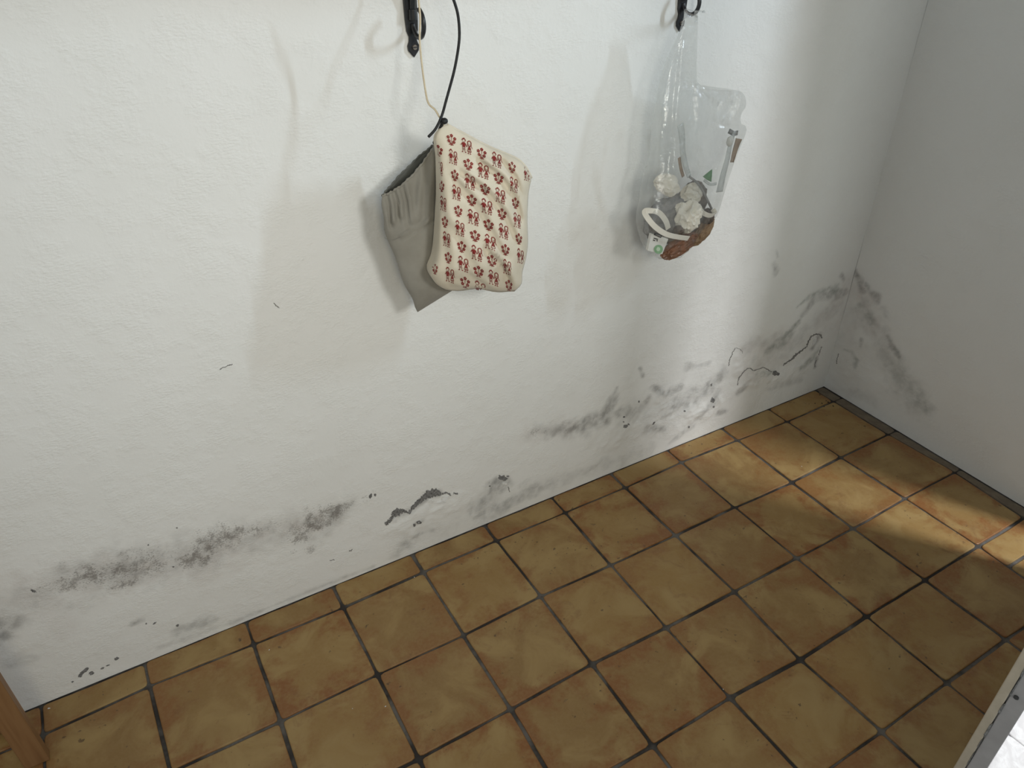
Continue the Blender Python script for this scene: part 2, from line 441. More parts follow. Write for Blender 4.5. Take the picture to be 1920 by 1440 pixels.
cb = lambda px, py: on_y(px, py, 0.0)[[0, 2]]
def cr(px, py):
    q = on_x(px, py, XR); return np.array([q[1], q[2]])
U = 0.00125   # metres per photo pixel, roughly, in the stained zone
back_strokes = [
 ('mould', [(70,1105),(140,1085),(220,1068),(310,1052),(335,1060)], [0.03,0.055,0.06,0.055,0.035], [0.42,0.72,0.72,0.6,0.45], {'soft': 1.2}),
 ('mould', [(375,1050),(405,1020),(450,1003),(520,985)], [0.045,0.05,0.035,0.024], [0.7,0.75,0.65,0.5], {'soft': 1.2}),
 ('mould', [(555,1008),(590,980),(630,960),(690,928)], [0.04,0.05,0.042,0.018], [0.6,0.75,0.72,0.5], {'soft': 1.2}),
 ('pink', [(80,1105),(220,1070),(330,1055),(430,1015),(600,975)], 0.05, 0.42, {'soft': 1.3}),
 ('grey', [(150,1082),(230,1068),(300,1055)], 0.045, 0.30, {'soft': 1.2}), ('grey', [(385,1050),(410,1020)], 0.04, 0.28, {'soft': 1.2}), ('grey', [(585,985),(630,962)], 0.04, 0.28, {'soft': 1.2}),
 ('grey', [(1400,700),(1450,670),(1500,630),(1540,600),(1575,570)], [0.05,0.06,0.06,0.05,0.04], [0.16,0.2,0.2,0.2,0.2], {'soft': 1.4}),
 ('pink', [(1400,700),(1460,680),(1520,640),(1570,600)], 0.06, 0.35, {'soft': 1.4}),
 ('grey', [(1190,770),(1260,760),(1330,730)], 0.055, 0.17, {'soft': 1.4}),
 ('grey', [(0,1150),(120,1090),(260,1065),(420,1020),(560,985),(660,945)], [0.04,0.05,0.05,0.045,0.04,0.02], [0.18,0.3,0.32,0.28,0.28,0.25], {'soft': 1.25}),
 ('grey', [(760,1020),(850,985),(930,945)], 0.04, 0.12, {'soft': 1.3}),
 # long speckled band at the left
 ('mould', [(-20,1200),(20,1165),(60,1115)], 0.035, [0.55,0.5,0.35]),
 ('grey',  [(-20,1195),(25,1165)], 0.03, 0.45),
 ('mould', [(70,1108),(140,1085),(210,1070),(300,1055),(330,1062)], [0.02,0.045,0.05,0.045,0.03], [0.5,0.85,0.8,0.65,0.5]),
 ('grey',  [(130,1085),(230,1070),(310,1055)], [0.03,0.04,0.03], [0.28,0.42,0.36]),
 ('pink',  [(60,1110),(200,1085),(330,1060),(420,1045)], 0.05, 0.35),
 ('mould', [(350,1062),(375,1060)], 0.022, 0.65), ('grey', [(345,1062),(372,1058)], 0.02, 0.38),
 ('mould', [(380,1040),(400,1015),(440,1005)], [0.04,0.04,0.03], [0.85,0.95,0.8]),
 ('grey',  [(390,1045),(410,1020)], 0.03, 0.3),
 ('pink',  [(385,1065),(420,1020)], 0.035, 0.4),
 ('mould', [(440,1005),(490,992),(540,980)], [0.022,0.02,0.016], [0.85,0.8,0.7]),
 ('grey',  [(440,1000),(500,990)], 0.014, 0.32),
 ('mould', [(560,1005),(590,980),(625,962),(670,938),(700,925)], [0.035,0.038,0.03,0.016,0.012], [0.7,0.9,0.9,0.75,0.6]),
 ('grey',  [(585,985),(625,965),(660,945)], [0.025,0.03,0.015], [0.3,0.4,0.3]),
 ('mould', [(545,1035),(580,1030)], 0.018, 0.6),
 ('grey', [(250,1170),(262,1164)], 0.008, 0.5), ('grey', [(335,1185),(380,1165),(400,1160)], [0.014,0.02,0.012], 0.30),
 ('grey', [(20,1245),(60,1235)], 0.014, 0.22),
 ('pink', [(90,1130),(120,1175)], 0.03, 0.25),
 # lifting paint curl
 ('lump', [(740,990),(775,985),(810,960),(850,945)], 0.03, 0.9),
 ('grey', [(740,970),(770,955),(800,932),(822,926)], [0.012,0.010,0.012,0.012], [0.4,0.4,0.55,0.6]),
 ('grey', [(778,980),(790,976)], 0.008, 0.6),
 ('grey', [(745,1030),(765,1015),(785,1000),(812,993)], [0.014,0.014,0.012,0.016], [0.35,0.35,0.4,0.28]),
 ('grey', [(740,1040),(760,1020)], 0.02, 0.25),
 # grey blot with a hole
 ('grey', [(900,945),(925,915),(950,905)], [0.028,0.034,0.02], [0.42,0.46,0.5]),
 ('grey', [(890,970),(930,950),(985,925),(1040,905)], [0.018,0.03,0.026,0.02], [0.3,0.36,0.32,0.25]),
 ('grey', [(1040,905),(1130,870),(1220,845)], 0.022, 0.16),
 # middle patch
 ('mould', [(1005,810),(1050,808),(1085,800)], [0.022,0.025,0.025], [0.55,0.5,0.45]),
 ('grey', [(1000,812),(1045,808),(1095,800),(1130,785),(1145,758),(1156,728)], [0.02,0.024,0.032,0.034,0.022,0.006], [0.2,0.42,0.5,0.52,0.46,0.4]),
 ('pink', [(1000,815),(1060,800)], 0.04, 0.25),
 ('grey', [(1165,770),(1180,775)], 0.018, 0.4),
 ('lump', [(1150,820),(1200,800),(1260,790)], 0.035, 0.7),
 # flaking zone by the corner
 ('grey', [(1185,775),(1210,760),(1215,745)], [0.02,0.02,0.012], [0.36,0.36,0.3]),
 ('grey', [(1225,725),(1250,735),(1275,725)], [0.012,0.02,0.02], [0.5,0.5,0.4]),
 ('grey', [(1215,800),(1245,805)], 0.016, 0.45),
 ('grey', [(1260,765),(1285,755),(1320,735),(1355,700)], [0.03,0.036,0.03,0.022], [0.40,0.42,0.4,0.34]),
 ('grey', [(1290,690),(1330,680)], 0.014, 0.3),
 ('grey', [(1290,800),(1310,785),(1330,760),(1345,735)], [0.012,0.016,0.018,0.014], 0.40),
 ('grey', [(1320,770),(1345,750)], 0.014, 0.4), ('grey', [(1255,830),(1300,800)], 0.012, 0.28),
 ('grey', [(1345,775),(1365,770)], 0.010, 0.4), ('grey', [(1200,690),(1206,705)], 0.006, 0.4),
 ('lump', [(1240,770),(1300,780),(1340,760)], 0.03, 1.0), ('lump', [(1240,740),(1246,770)], 0.018, 1.0),
 ('lump', [(1400,715),(1450,710),(1500,690)], 0.03, 0.7), ('lump', [(1380,670),(1384,700)], 0.014, 1.0),
 # dark smears right of the light edge
 ('green', [(1440,660),(1465,640),(1485,620),(1498,602)], [0.016,0.022,0.020,0.008], [0.55,0.6,0.6,0.6]),
 ('grey', [(1440,655),(1475,630),(1497,605)], [0.02,0.022,0.010], 0.32),
 ('grey', [(1400,650),(1450,640)], 0.022, 0.22), ('pink', [(1390,660),(1450,640),(1480,640)], 0.04, 0.4),
 ('green', [(1495,575),(1525,552),(1555,540),(1578,545)], [0.006,0.010,0.012,0.014], [0.5,0.55,0.6,0.55]),
 ('grey', [(1505,590),(1525,565),(1550,550),(1580,553)], [0.01,0.016,0.016,0.018], 0.4),
 ('grey', [(1578,515),(1582,525)], 0.008, 0.5), ('pink', [(1540,600),(1575,570),(1590,530)], 0.03, 0.4),
 ('green', [(1500,690),(1525,670),(1535,650)], [0.014,0.016,0.012], 0.5),
 ('green', [(1420,700),(1450,698)], 0.010, 0.45), ('grey', [(1528,688),(1531,672)], 0.008, 0.5),
 ('grey', [(1385,735),(1400,722)], 0.012, 0.42), ('grey', [(1440,730),(1500,712)], 0.014, 0.22),
 ('grey', [(1525,650),(1535,632)], 0.012, 0.5),
 ('grey', [(1450,495),(1456,510)], 0.010, 0.35), ('grey', [(1455,470),(1458,482)], 0.004, 0.3),
 # rim where the wall meets the tiles
 ('grey', [(440,1165),(620,1092),(700,1062)], 0.006, 0.25), ('grey', [(300,1215),(440,1165)], 0.008, 0.2),
]
wall_back = stained_wall('wall_back', -1.20, XR, 0.005, lambda x, z, d: (x, -d, z), back_strokes, cb,
                         box=((-1.20, 0.02, 0.0), (XR+0.12, 0.14, WALL_H)))
wall_back['label'] = 'white plastered wall with a band of grey damp and mould along the floor'

right_strokes = [
 ('grey', [(1575,640),(1600,600),(1625,600),(1660,660),(1700,730),(1725,775)], [0.05,0.05,0.05,0.05,0.045,0.03], [0.10,0.16,0.2,0.2,0.22,0.2], {'soft': 1.4}),
 ('pink', [(1580,700),(1610,580),(1660,660)], 0.06, 0.3, {'soft': 1.4}),
 ('grey', [(1604,512),(1610,522),(1618,545)], [0.008,0.010,0.012], 0.5), ('pink', [(1600,520),(1620,560),(1640,600)], 0.04, 0.45),
 ('grey', [(1622,535),(1640,560)], [0.012,0.018], 0.40),
 ('green', [(1615,580),(1630,600),(1628,590)], 0.016, 0.45),
 ('grey', [(1620,570),(1635,600),(1650,620)], 0.022, 0.25),
 ('grey', [(1655,580),(1662,595)], 0.012, 0.22),
 ('grey', [(1663,632),(1675,650),(1685,668)], [0.010,0.014,0.010], 0.5),
 ('green', [(1655,655),(1690,705),(1720,745),(1735,770)], [0.03,0.04,0.036,0.026], [0.2,0.28,0.34,0.36]),
 ('grey', [(1650,650),(1690,715),(1730,765)], [0.03,0.04,0.03], [0.14,0.2,0.24]),
 ('green', [(1583,655),(1597,660),(1606,675),(1604,690)], [0.006,0.009,0.011,0.007], [0.5,0.75,0.75,0.4]),
 ('grey', [(1615,635),(1614,650)], 0.006, 0.4), ('pink', [(1560,730),(1600,735)], 0.02, 0.3),
 ('grey', [(1600,735),(1640,755)], 0.02, 0.12),
 ('lump', [(1590,690),(1640,720)], 0.04, 0.5),
]
wall_right = stained_wall('wall_right', -0.88, 0.0, 0.005, lambda y, z, d: (XR-d, y, z), right_strokes, cr,
                          box=((XR+0.02, -0.88, 0.0), (XR+0.12, 0.02, WALL_H)), flip=True)
wall_right['label'] = 'shaded white side wall with a triangle of damp at its corner'
# wall end at the doorway (closes the plaster edge)
box_obj('plaster_edge', (XR-0.0005, -0.884, 0.0), (XR+0.12, -0.879, WALL_H), M['flake'], wall_right)

# cracks, holes and curled flakes: real relief on the plaster
def rib_px(pts, wpx, conv3, seed, nrm, lift=0.0006, sub=7):
    """ragged flat sliver along measured points; conv3(px,py)->world point on the wall"""
    r = random.Random(seed); P = catmull([(*p,) for p in pts], sub)
    n = len(P); left, right = [], []
    for i, p in enumerate(P):
        tv = P[min(i+1,n-1)]-P[max(i-1,0)]; tv = tv/np.linalg.norm(tv); nv = np.array([-tv[1], tv[0]])
        w = (wpx(i/(n-1)) if callable(wpx) else wpx)*(0.5+0.8*r.random())*0.33
        p = p+nv*r.uniform(-0.8, 0.8)
        left.append(p+nv*w); right.append(p-nv*w)
    verts, faces = [], []
    nr = np.array(nrm, float)
    for k, off in ((0, lift), (1, -0.004)):
        for q in left+right: verts.append(np.array(conv3(*q))+nr*off)
    for i in range(n-1):
        faces.append((i, i+1, n+i+1, n+i))
        faces.append((2*n+i+1, 2*n+i, i, i+1)); faces.append((n+i, n+i+1, 3*n+i+1, 3*n+i))
    return verts, faces
def blob_px(c, rx, ry, ang, conv3, seed, nrm, lift=0.0006, k=14, rag=0.35):
    r = random.Random(seed); verts, faces = [], []; nr = np.array(nrm, float)
    rx *= 0.8; ry *= 0.75; ring = []
    for i in range(k):
        a = 2*PI*i/k; q = 1+rag*(r.random()*2-1)
        x, y = rx*math.cos(a)*q, ry*math.sin(a)*q
        ring.append((c[0]+x*math.cos(ang)-y*math.sin(ang), c[1]+x*math.sin(ang)+y*math.cos(ang)))
    for off in (lift, -0.004):
        for q in ring: verts.append(np.array(conv3(*q))+nr*off)
    faces.append(tuple(range(k)))
    for i in range(k): faces.append((i, (i+1) % k, k+(i+1) % k, k+i))
    return verts, faces
def w3(px, py):
    q = on_y(px, py, 0.0); return q + np.array([0, -surf('wall_back', q[0], q[2]), 0])
def s3(px, py):
    q = on_x(px, py, XR); return q + np.array([-surf('wall_right', q[1], q[2]), 0, 0])
NB, NR = (0,-1,0), (-1,0,0)
def wall_piece(name, vf, mat, parent, kind=None):
    o = link(name, mesh_of(name, *vf), mat, parent); return o
LB = 0.0004
sd = 0
for pts, w in [
   ([(722,983),(731,976),(736,968)], 5),
   ([(735,967),(745,960),(756,958),(768,961)], lambda t: 9*math.sin(PI*min(1,t+0.15))+2),
   ([(766,961),(776,949),(786,939),(797,931),(808,926)], lambda t: 4+5*t),
   ([(797,929),(808,924),(820,924),(827,928)], lambda t: 10*math.sin(PI*min(1,t*0.8+0.2))+2),
   ([(828,925),(838,924),(845,929)], 2.5), ([(850,924),(858,925)], 2.5)]:
    sd += 1; wall_piece('paint_crack', rib_px(pts, (lambda t, w=w: 1.9*(w(t) if callable(w) else w)), w3, sd, NB, LB), M['crack'], wall_back)
for pts, w in [
   ([(1383,722),(1384,712),(1390,702),(1397,694),(1405,690),(1413,694),(1422,692),(1430,689),(1438,692),(1446,697)], 2.2),
   ([(1468,685),(1476,679),(1486,672),(1493,664),(1502,658),(1511,651)], lambda t: 3.5+2.5*math.sin(PI*t)),
   ([(1512,651),(1516,640),(1521,631),(1530,627),(1538,628),(1541,634)], 4.0),
   ([(1366,686),(1368,674),(1374,660),(1379,652)], 1.8), ([(1380,652),(1388,655),(1392,662)], 1.2),
   ([(1535,666),(1538,655),(1541,650)], 2.0), ([(1527,688),(1530,675)], 2.0),
   ([(953,912),(955,922)], 2.5), ([(655,1034),(661,1030)], 2.2), ([(618,1051),(627,1049)], 2.0),
   ([(412,693),(421,688),(436,683)], 2.2), ([(513,568),(518,573),(524,577)], 2.4),
   ([(1573,663),(1570,672),(1569,682)], 2.2)]:
    sd += 1
    if pts[0][0] == 1573: wall_piece('hairline_crack', rib_px(pts, w, s3, sd, NR, LB), M['crackline'], wall_right)
    else: wall_piece('hairline_crack', rib_px(pts, w, w3, sd, NB, LB), M['crackline'], wall_back)
for c, rx, ry, a in [((943,896),9,6,0.1),((938,893),4,2.5,0.8),((952,893),3,2,0),((1453,699),8,6.5,0),((1172,799),5,3.5,-0.5),((1178,795),2.2,2.2,0),
   ((1170,782),2.5,2,0),((1169,791),1.6,1.6,0),((1336,750),5,7,0.4),((1337,762),2,3,0),((1334,722),2,3.5,0.3),((1292,801),2,3,0.2),((1225,793),2,4,0.6),
   ((1198,753),1.6,2.4,0),((150,1266),5,4,-0.4),((158,1258),12,4,-0.7),((171,1262),6,4,-0.4),((192,1253),5,2,-0.4),((202,1248),5,1.5,-0.3),((219,1235),7,3.5,-0.4),
   ((136,1278),3,1.8,-0.3),((333,1173),4,2.5,-0.4),((290,1168),5,2,-0.5),((274,1169),2,2,0),((694,930),4,6,0.6),((703,928),3,4,0),
   ((918,911),2,1.6,0),((784,978),7,4,0.1),((776,983),3,4,0),((325,1063),3,1.6,0),((278,1022),2,2,0),((332,990),2,1.6,0),((63,1108),7,3,0.4),((1283,770),1.8,1.8,0)]:
    sd += 1; wall_piece('flaked_hole', blob_px(c, rx, ry, a, w3, sd, NB, LB), M['crack'], wall_back)
# white curled flakes beside the holes
for c, rx, ry, a in [((832,934),6,5,0.2),((741,974),5,7,0.5),((826,941),8,3,-0.1),((808,940),6,4,0.3),((1526,640),4,9,0.4),((946,906),6,3,0.2),((840,932),4,3,0)]:
    sd += 1; wall_piece('curled_flake', blob_px(c, rx, ry, a, w3, sd, NB, 0.0016, 11, 0.3), M['flake'], wall_back)

# ------------------------------------------------------------------ tiled floor
T = 0.21; YA = 0.0769
grid_px = {}
for i, p in enumerate([(280,1286),(475.6,1207.5),(644,1138),(793.5,1072),(931,1013),(1060,960),(1172.5,913.5),(1277.5,866),(1382.5,825),(1476,790)]): grid_px[(i,0)] = p
for j, d in enumerate(({9:(1577,857),10:(1666,814),8:(1485,904),7:(1378,950.6),6:(1267.5,1003),5:(1145.6,1059),4:(1014,1117.5),3:(869,1190.6),2:(708,1264),1:(526,1352)},
                       {10:(1791,885),9:(1697,934),8:(1600,990),7:(1494,1046),6:(1378,1108),5:(1249,1175.6),4:(1110,1244),3:(958,1329),2:(786,1422)},
                       {9:(1835,1024),8:(1735,1087),7:(1625.5,1155),6:(1501,1236),5:(1369,1307),4:(1224,1397)},
                       {8:(1887,1199),7:(1776,1280),6:(1654,1371)}), 1):
    for i, p in d.items(): grid_px[(i,j)] = p
def node(i, j):
    if (i, j) in grid_px:
        q = on_z(*grid_px[(i, j)]); return np.array([q[0], q[1]])
    return np.array([i*T, -YA-j*T])
WALL_Y = 0.0012
# door line: the tiles stop along the open door leaf
DP0 = np.array([1.160, -1.072]); DDIR = np.array([math.sin(math.radians(78.0)), math.cos(math.radians(78.0))])
def clip_poly(poly, p0, d):
    """keep the side lying left of the directed line"""
    out = []; nrm = np.array([-d[1], d[0]])
    for k in range(len(poly)):
        a, b = poly[k], poly[(k+1) % len(poly)]
        da, db = np.dot(a-p0, nrm), np.dot(b-p0, nrm)
        if da >= 0: out.append(a)
        if da*db < 0: out.append(a+(b-a)*da/(da-db))
    return out

floor = struct(link('floor', mesh_of('floor', [(-1.2,0.02,-0.0035),(XR+0.01,0.02,-0.0035),(XR+0.01,-0.9,-0.0035),(1.16,-1.09,-0.0035),(-1.2,-1.09,-0.0035),
      (-1.2,0.02,-0.06),(XR+0.01,0.02,-0.06),(XR+0.01,-0.9,-0.06),(1.16,-1.09,-0.06),(-1.2,-1.09,-0.06)],
      [(4,3,2,1,0),(5,6,7,8,9),(0,1,6,5),(1,2,7,6),(2,3,8,7),(3,4,9,8),(4,0,5,9)]), M['grout']), 'ochre terracotta tiled floor with dark recessed joints')

def make_tile(poly, mat, parent, uvbox, seed, gap=0.0032, rag=0.0008, top=0.0, name='floor_tile'):
    r = random.Random(seed)
    P = [np.array(p, float) for p in poly]; n = len(P)
    area = 0.5*sum(P[i][0]*P[(i+1)%n][1]-P[(i+1)%n][0]*P[i][1] for i in range(n))
    if area < 0: P = P[::-1]; area = -area
    if area < 2e-4: return None
    # inset every side by its own joint half width
    ins = [gap*(0.65+0.7*r.random()) for _ in range(n)]
    lines = []
    for i in range(n):
        a, b = P[i], P[(i+1)%n]; d = (b-a)/max(np.linalg.norm(b-a), 1e-9); nn = np.array([-d[1], d[0]])
        lines.append((a+nn*ins[i], d))
    Q = []
    for i in range(n):
        (p, d), (q, e) = lines[i-1], lines[i]
        den = d[0]*e[1]-d[1]*e[0]
        Q.append(q if abs(den) < 1e-6 else p + d*((q-p)[0]*e[1]-(q-p)[1]*e[0])/den)
    ring = []
    for i in range(n):
        a, b, c = Q[i-1], Q[i], Q[(i+1)%n]
        d1 = a-b; d2 = c-b; l1, l2 = np.linalg.norm(d1), np.linalg.norm(d2)
        if min(l1, l2) < 1e-5: continue
        cr_ = min(0.006+0.004*r.random(), 0.3*min(l1, l2))
        A_, C_ = b+d1/l1*cr_, b+d2/l2*cr_
        ring += [A_, 0.25*A_+0.5*b+0.25*C_, C_]
        if l2 > 0.06:
            nn = np.array([-d2[1], d2[0]])/l2
            for k in (1, 2, 3): ring.append(b+d2*k/4 + nn*r.uniform(-rag, rag))
    m = len(ring); cen = sum(ring)/m
    verts, faces = [], []
    tx, ty = r.uniform(-0.004, 0.004), r.uniform(-0.004, 0.004); dz = top + r.uniform(-0.0005, 0.0005)
    for ins_, z in ((0.0, -0.010), (0.0, -0.0018), (0.0008, -0.0006), (0.0024, 0.0)):
        for q in ring:
            v = cen-q; L = np.linalg.norm(v); p = q + v/max(L,1e-6)*ins_*1.3
            zz = z + (0 if z < -0.005 else dz + (p-cen)[0]*tx + (p-cen)[1]*ty)
            verts.append((p[0]-cen[0], p[1]-cen[1], zz))
    for l in range(3):
        for k in range(m):
            faces.append((l*m+k, l*m+(k+1)%m, (l+1)*m+(k+1)%m, (l+1)*m+k))
    faces.append(tuple(3*m+k for k in range(m))); faces.append(tuple(range(m))[::-1])
    me = mesh_of(name, verts, faces)
    uvl = me.uv_layers.new(name='UVMap')
    x0, x1, y0, y1 = uvbox
    co_ = [(v.co.x+cen[0], v.co.y+cen[1]) for v in me.vertices]
    for lp in me.loops:
        x, y = co_[lp.vertex_index]; uvl.data[lp.index].uv = ((x-x0)/(x1-x0), (y-y0)/(y1-y0))
    me.polygons.foreach_set('use_smooth', [True]*(3*m)+[False, False])
    o = link(name, me, mat, parent); o.location = (cen[0], cen[1], 0)
    return o
ts = 100
for i in range(-6, 11):
    for j in range(-1, 6):
        ts += 1
        xw = XR-0.002
        def nd(a, b):
            p = node(a, b) if b >= 0 else np.array([node(a, 0)[0], WALL_Y])
            return p
        if i < 10: quad = [nd(i,j), nd(i+1,j), nd(i+1,j+1), nd(i,j+1)]
        else:
            a, b = nd(10,j), nd(10,j+1); quad = [a, np.array([xw, a[1]]), np.array([xw, b[1]]), b]
        xs = [q[0] for q in quad]; ys = [q[1] for q in quad]
        ub = (min(xs), max(xs), min(ys), max(ys))
        if j == 5 and True:
            quad = [np.array([q[0], max(q[1], -1.087)]) for q in quad]
        quads = [quad]
        if (i, j) == (9, 3):     # a cut piece beside the door
            c = on_z(1897, 1059); f = (quad[0][1]-c[1])/(quad[0][1]-quad[3][1])
            mL = quad[0]+(quad[3]-quad[0])*f; mR = quad[1]+(quad[2]-quad[1])*f
            quads = [[quad[0], quad[1], mR, mL], [mL, mR, quad[2], quad[3]]]
        for k, qd in enumerate(quads):
            if max(q[0] for q in qd) > 1.05:
                s = sum((qd[a][0]*qd[(a+1)%4][1]-qd[(a+1)%4][0]*qd[a][1]) for a in range(4))
                qd = qd if s > 0 else qd[::-1]
                if max(q[0] for q in qd) > 1.16: qd = clip_poly(qd, DP0+np.array([0.0, -0.002]), DDIR)
                if len(qd) < 3: continue
            make_tile(qd, M['tile'] if i < 10 else M['mortar'], floor, ub, ts*3+k, gap=0.0034 if i < 10 else 0.0016, top=0.0 if i < 10 else -0.0008)

# white floor of the hall beyond the door
hall = struct(link('floor_hall', mesh_of('floor_hall', [(1.17,-1.09,-0.005),(XR+0.9,-0.705,-0.005),(XR+0.9,-2.6,-0.005),(1.17,-2.6,-0.005)], [(3,2,1,0)]), M['white_grout']),
              'bright white tiled floor beyond the door')
c0 = on_z(1890, 1374); hd = (on_z(1920, 1397)-c0)[:2]; hd = hd/np.linalg.norm(hd); hn = np.array([-hd[1], hd[0]])
for a in range(-6, 7):
    for b in range(-6, 7):
        o0 = c0[:2]+hd*(a*0.40-0.17)+hn*(b*0.40)
        qd = [o0, o0+hd*0.40, o0+hd*0.40+hn*0.40, o0+hn*0.40]
        for p0, d in ((DP0+np.array([0.008, -0.036]), -DDIR), (np.array([1.19,-1.5]), np.array([0.,-1.])), (np.array([XR+0.88,-1.5]), np.array([0.,1.])), (np.array([1.5,-2.58]), np.array([1.,0.]))):
            qd = clip_poly(qd, p0, d)
            if len(qd) < 3: break
        if len(qd) < 3: continue
        xs = [q[0] for q in qd]; ys = [q[1] for q in qd]
        make_tile(qd, M['white_tile'], hall, (min(xs), max(xs), min(ys), max(ys)), 9000+a*31+b, 0.0014, 0.0, -0.001)

# ------------------------------------------------------------------ door leaf standing ajar
door = struct(empty('door_1', (DP0[0], DP0[1], 0.0)), 'door leaf seen edge on at the lower right, beige lipping over grey')
ex = np.array([DDIR[0], DDIR[1], 0]); ey = np.array([-DDIR[1], DDIR[0], 0])   # along the leaf / towards the store room
door.matrix_world = Matrix(((ex[0], ey[0], 0, DP0[0]), (ex[1], ey[1], 0, DP0[1]), (0, 0, 1, 0.0), (0, 0, 0, 1)))
DL, DZ0, DZ1 = 0.84, 0.006, 2.02
box_obj('leaf', (0.004, -0.0355, DZ0), (DL, -0.0005, DZ1), M['door_face'], door, 0.0015)
bm = bmesh.new()
add_box(bm, (-0.004, -0.0125, DZ0), (0.004, 0.0005, DZ1), 0.0015)
link('edge_lipping', bm_mesh('edge_lipping', bm), M['beige_edge'], door)['label'] = 'beige wooden lipping'
bm = bmesh.new(); add_box(bm, (-0.003, -0.037, DZ0), (0.004, -0.0142, DZ1), 0.0012)
link('edge_strip', bm_mesh('edge_strip', bm), M['grey_edge'], door)['label'] = 'grey painted door edge'
# peeling chips along the joint between lipping and painted edge
r = random.Random(3)
vs, fs = [], []
z = DZ0+0.01
while z < 0.9:
    h = r.uniform(0.012, 0.05); w = r.uniform(0.0012, 0.0035); b0 = len(vs); yy = -0.0133+r.uniform(-0.0012, 0.0010)
    for x in (-0.0046, -0.002):
        vs += [(x, yy-w/2, z), (x, yy+w/2, z+0.15*h), (x, yy+w*0.4, z+0.85*h), (x, yy-w*0.3, z+h)]
    fs += [tuple(b0+q for q in f) for f in ((3,2,1,0),(4,5,6,7),(0,1,5,4),(1,2,6,5),(2,3,7,6),(3,0,4,7))]
    z += h*r.uniform(0.8, 1.7)
o = link('chipped_joint', mesh_of('chipped_joint', vs, fs), M['crack'], door)
def disc_mesh(name, r_, depth, seg=16):
    bm = bmesh.new(); bmesh.ops.create_cone(bm, cap_ends=True, segments=seg, radius1=r_, radius2=r_*0.9, depth=depth); return bm_mesh(name, bm)
q = (np.array(on_z(1900, 1304))); d = ray(1900, 1304); tt = (DP0[0]-CAM[0])/d[0]; hz = CAM[2]+d[2]*tt
o = link('screw_hole', disc_mesh('screw_hole', 0.0035, 0.004), M['ink_black'], door); o.rotation_euler = (0, PI/2, 0); o.location = (-0.0035, -0.0215, hz)
for zz in (0.25, 1.0, 1.75):
    o = link('hinge', disc_mesh('hinge', 0.007, 0.09), M['iron'], door); o.location = (DL+0.009, -0.030, zz)

# unseen head above the door, added to block hall light over the leaf
lintel_blocker = box_obj('wall_front_blocker', (-0.03, -0.075, 2.03), (DL+0.30, 0.035, WALL_H), M['door_face'])
lintel_blocker.matrix_world = door.matrix_world.copy()
struct(lintel_blocker, 'unseen white wall over the door head, added to block hall light')

# ------------------------------------------------------------------ wooden rack at the left
rack = empty('wooden_rack', (-0.228, -0.131, 0))
tag(rack, 'honey coloured wooden upright standing on the tiles at lower left', 'rack')
rack_parts = [('upright', (-0.241, -0.1435, 0.001), (-0.199, -0.1215, 1.9)), ('upright', (-1.141, -0.1435, 0.001), (-1.099, -0.1215, 1.9)),
              ('upright', (-0.305, -0.034, 0.001), (-0.263, -0.012, 1.9)), ('upright', (-1.141, -0.034, 0.001), (-1.099, -0.012, 1.9)),
              ('shelf_board', (-1.141, -0.1215, 0.42), (-0.245, -0.034, 0.44)), ('shelf_board', (-1.141, -0.1215, 0.92), (-0.245, -0.034, 0.94)),
              ('shelf_board', (-1.141, -0.1215, 1.42), (-0.245, -0.034, 1.44))]
for nme, lo, hi in rack_parts:
    loc = np.array([-0.228, -0.131, 0])
    box_obj(nme, np.array(lo)-loc, np.array(hi)-loc, M['post'], rack, 0.002)

# ------------------------------------------------------------------ iron shelf brackets and shelf
def bracket(x, ztip, label):
    b = empty('shelf_bracket', (x, 0, ztip)); tag(b, label, 'bracket', 'iron shelf brackets')
    k = 0.0085
    half = [(0.0, 0.0), (0.0095, 0.011), (0.0105, 0.019), (0.0075, 0.026), (0.0068, 0.033), (0.0105, 0.043), (0.0115, 0.06), (0.0125, 0.12), (0.0125, 0.225)]
    out = [(px_, pz) for px_, pz in half] + [(-px_, pz) for px_, pz in half[:0:-1]]
    m = len(out)
    vs = [(a, -0.0012, c) for a, c in out] + [(a, -0.0044, c) for a, c in out] + [(a*0.86, -0.0052, c+(0.0015 if c < 0.2 else -0.0015)) for a, c in out]
    fs = [tuple(range(2*m, 3*m)), tuple(range(m))[::-1]]
    for l in range(2):
        for i in range(m): fs.append((l*m+i, l*m+(i+1)%m, (l+1)*m+(i+1)%m, (l+1)*m+i))
    link('wall_plate', mesh_of('wall_plate', vs, fs), M['iron'], b)
    s = link('screw', disc_mesh('screw', 0.0046, 0.003, 14), M['screw'], b); s.location = (0.0015, -0.0062, 0.0165); s.rotation_euler = (PI/2, 0, 0)
    sl = box_obj('slot', (-0.0034, -0.0083, 0.0157), (0.0064, -0.0072, 0.0172), M['ink_black'], b)
    # brace that springs from the plate and sweeps out under the shelf
    br = [(0.001,-0.006,0.060),(0.001,-0.0095,0.078),(0.001,-0.018,0.110),(0.001,-0.036,0.150),(0.001,-0.070,0.188),(0.001,-0.120,0.212),(0.001,-0.165,0.222)]
    link('brace', tube_mesh('brace', br, 0.0052, 8, 5), M['iron'], b, True)
    link('boss', disc_mesh('boss', 0.0075, 0.016, 12), M['iron'], b).location = (0.001, -0.009, 0.068)
    # curl: an open ring in front of the plate
    cc = []
    for a in range(-170, 75, 15):
        w = math.radians(a); cc.append((0.001, -0.028-0.0235*math.cos(w), 0.0575+0.0225*math.sin(w)))
    link('curl', tube_mesh('curl', cc, 0.0041, 8, 3), M['iron'], b, True)
    box_obj('arm', (-0.0115, -0.185, 0.2255), (0.0115, -0.001, 0.2305), M['iron'], b, 0.001)
    return b
p1 = on_y(775, 107); p2 = on_y(1272, 59)
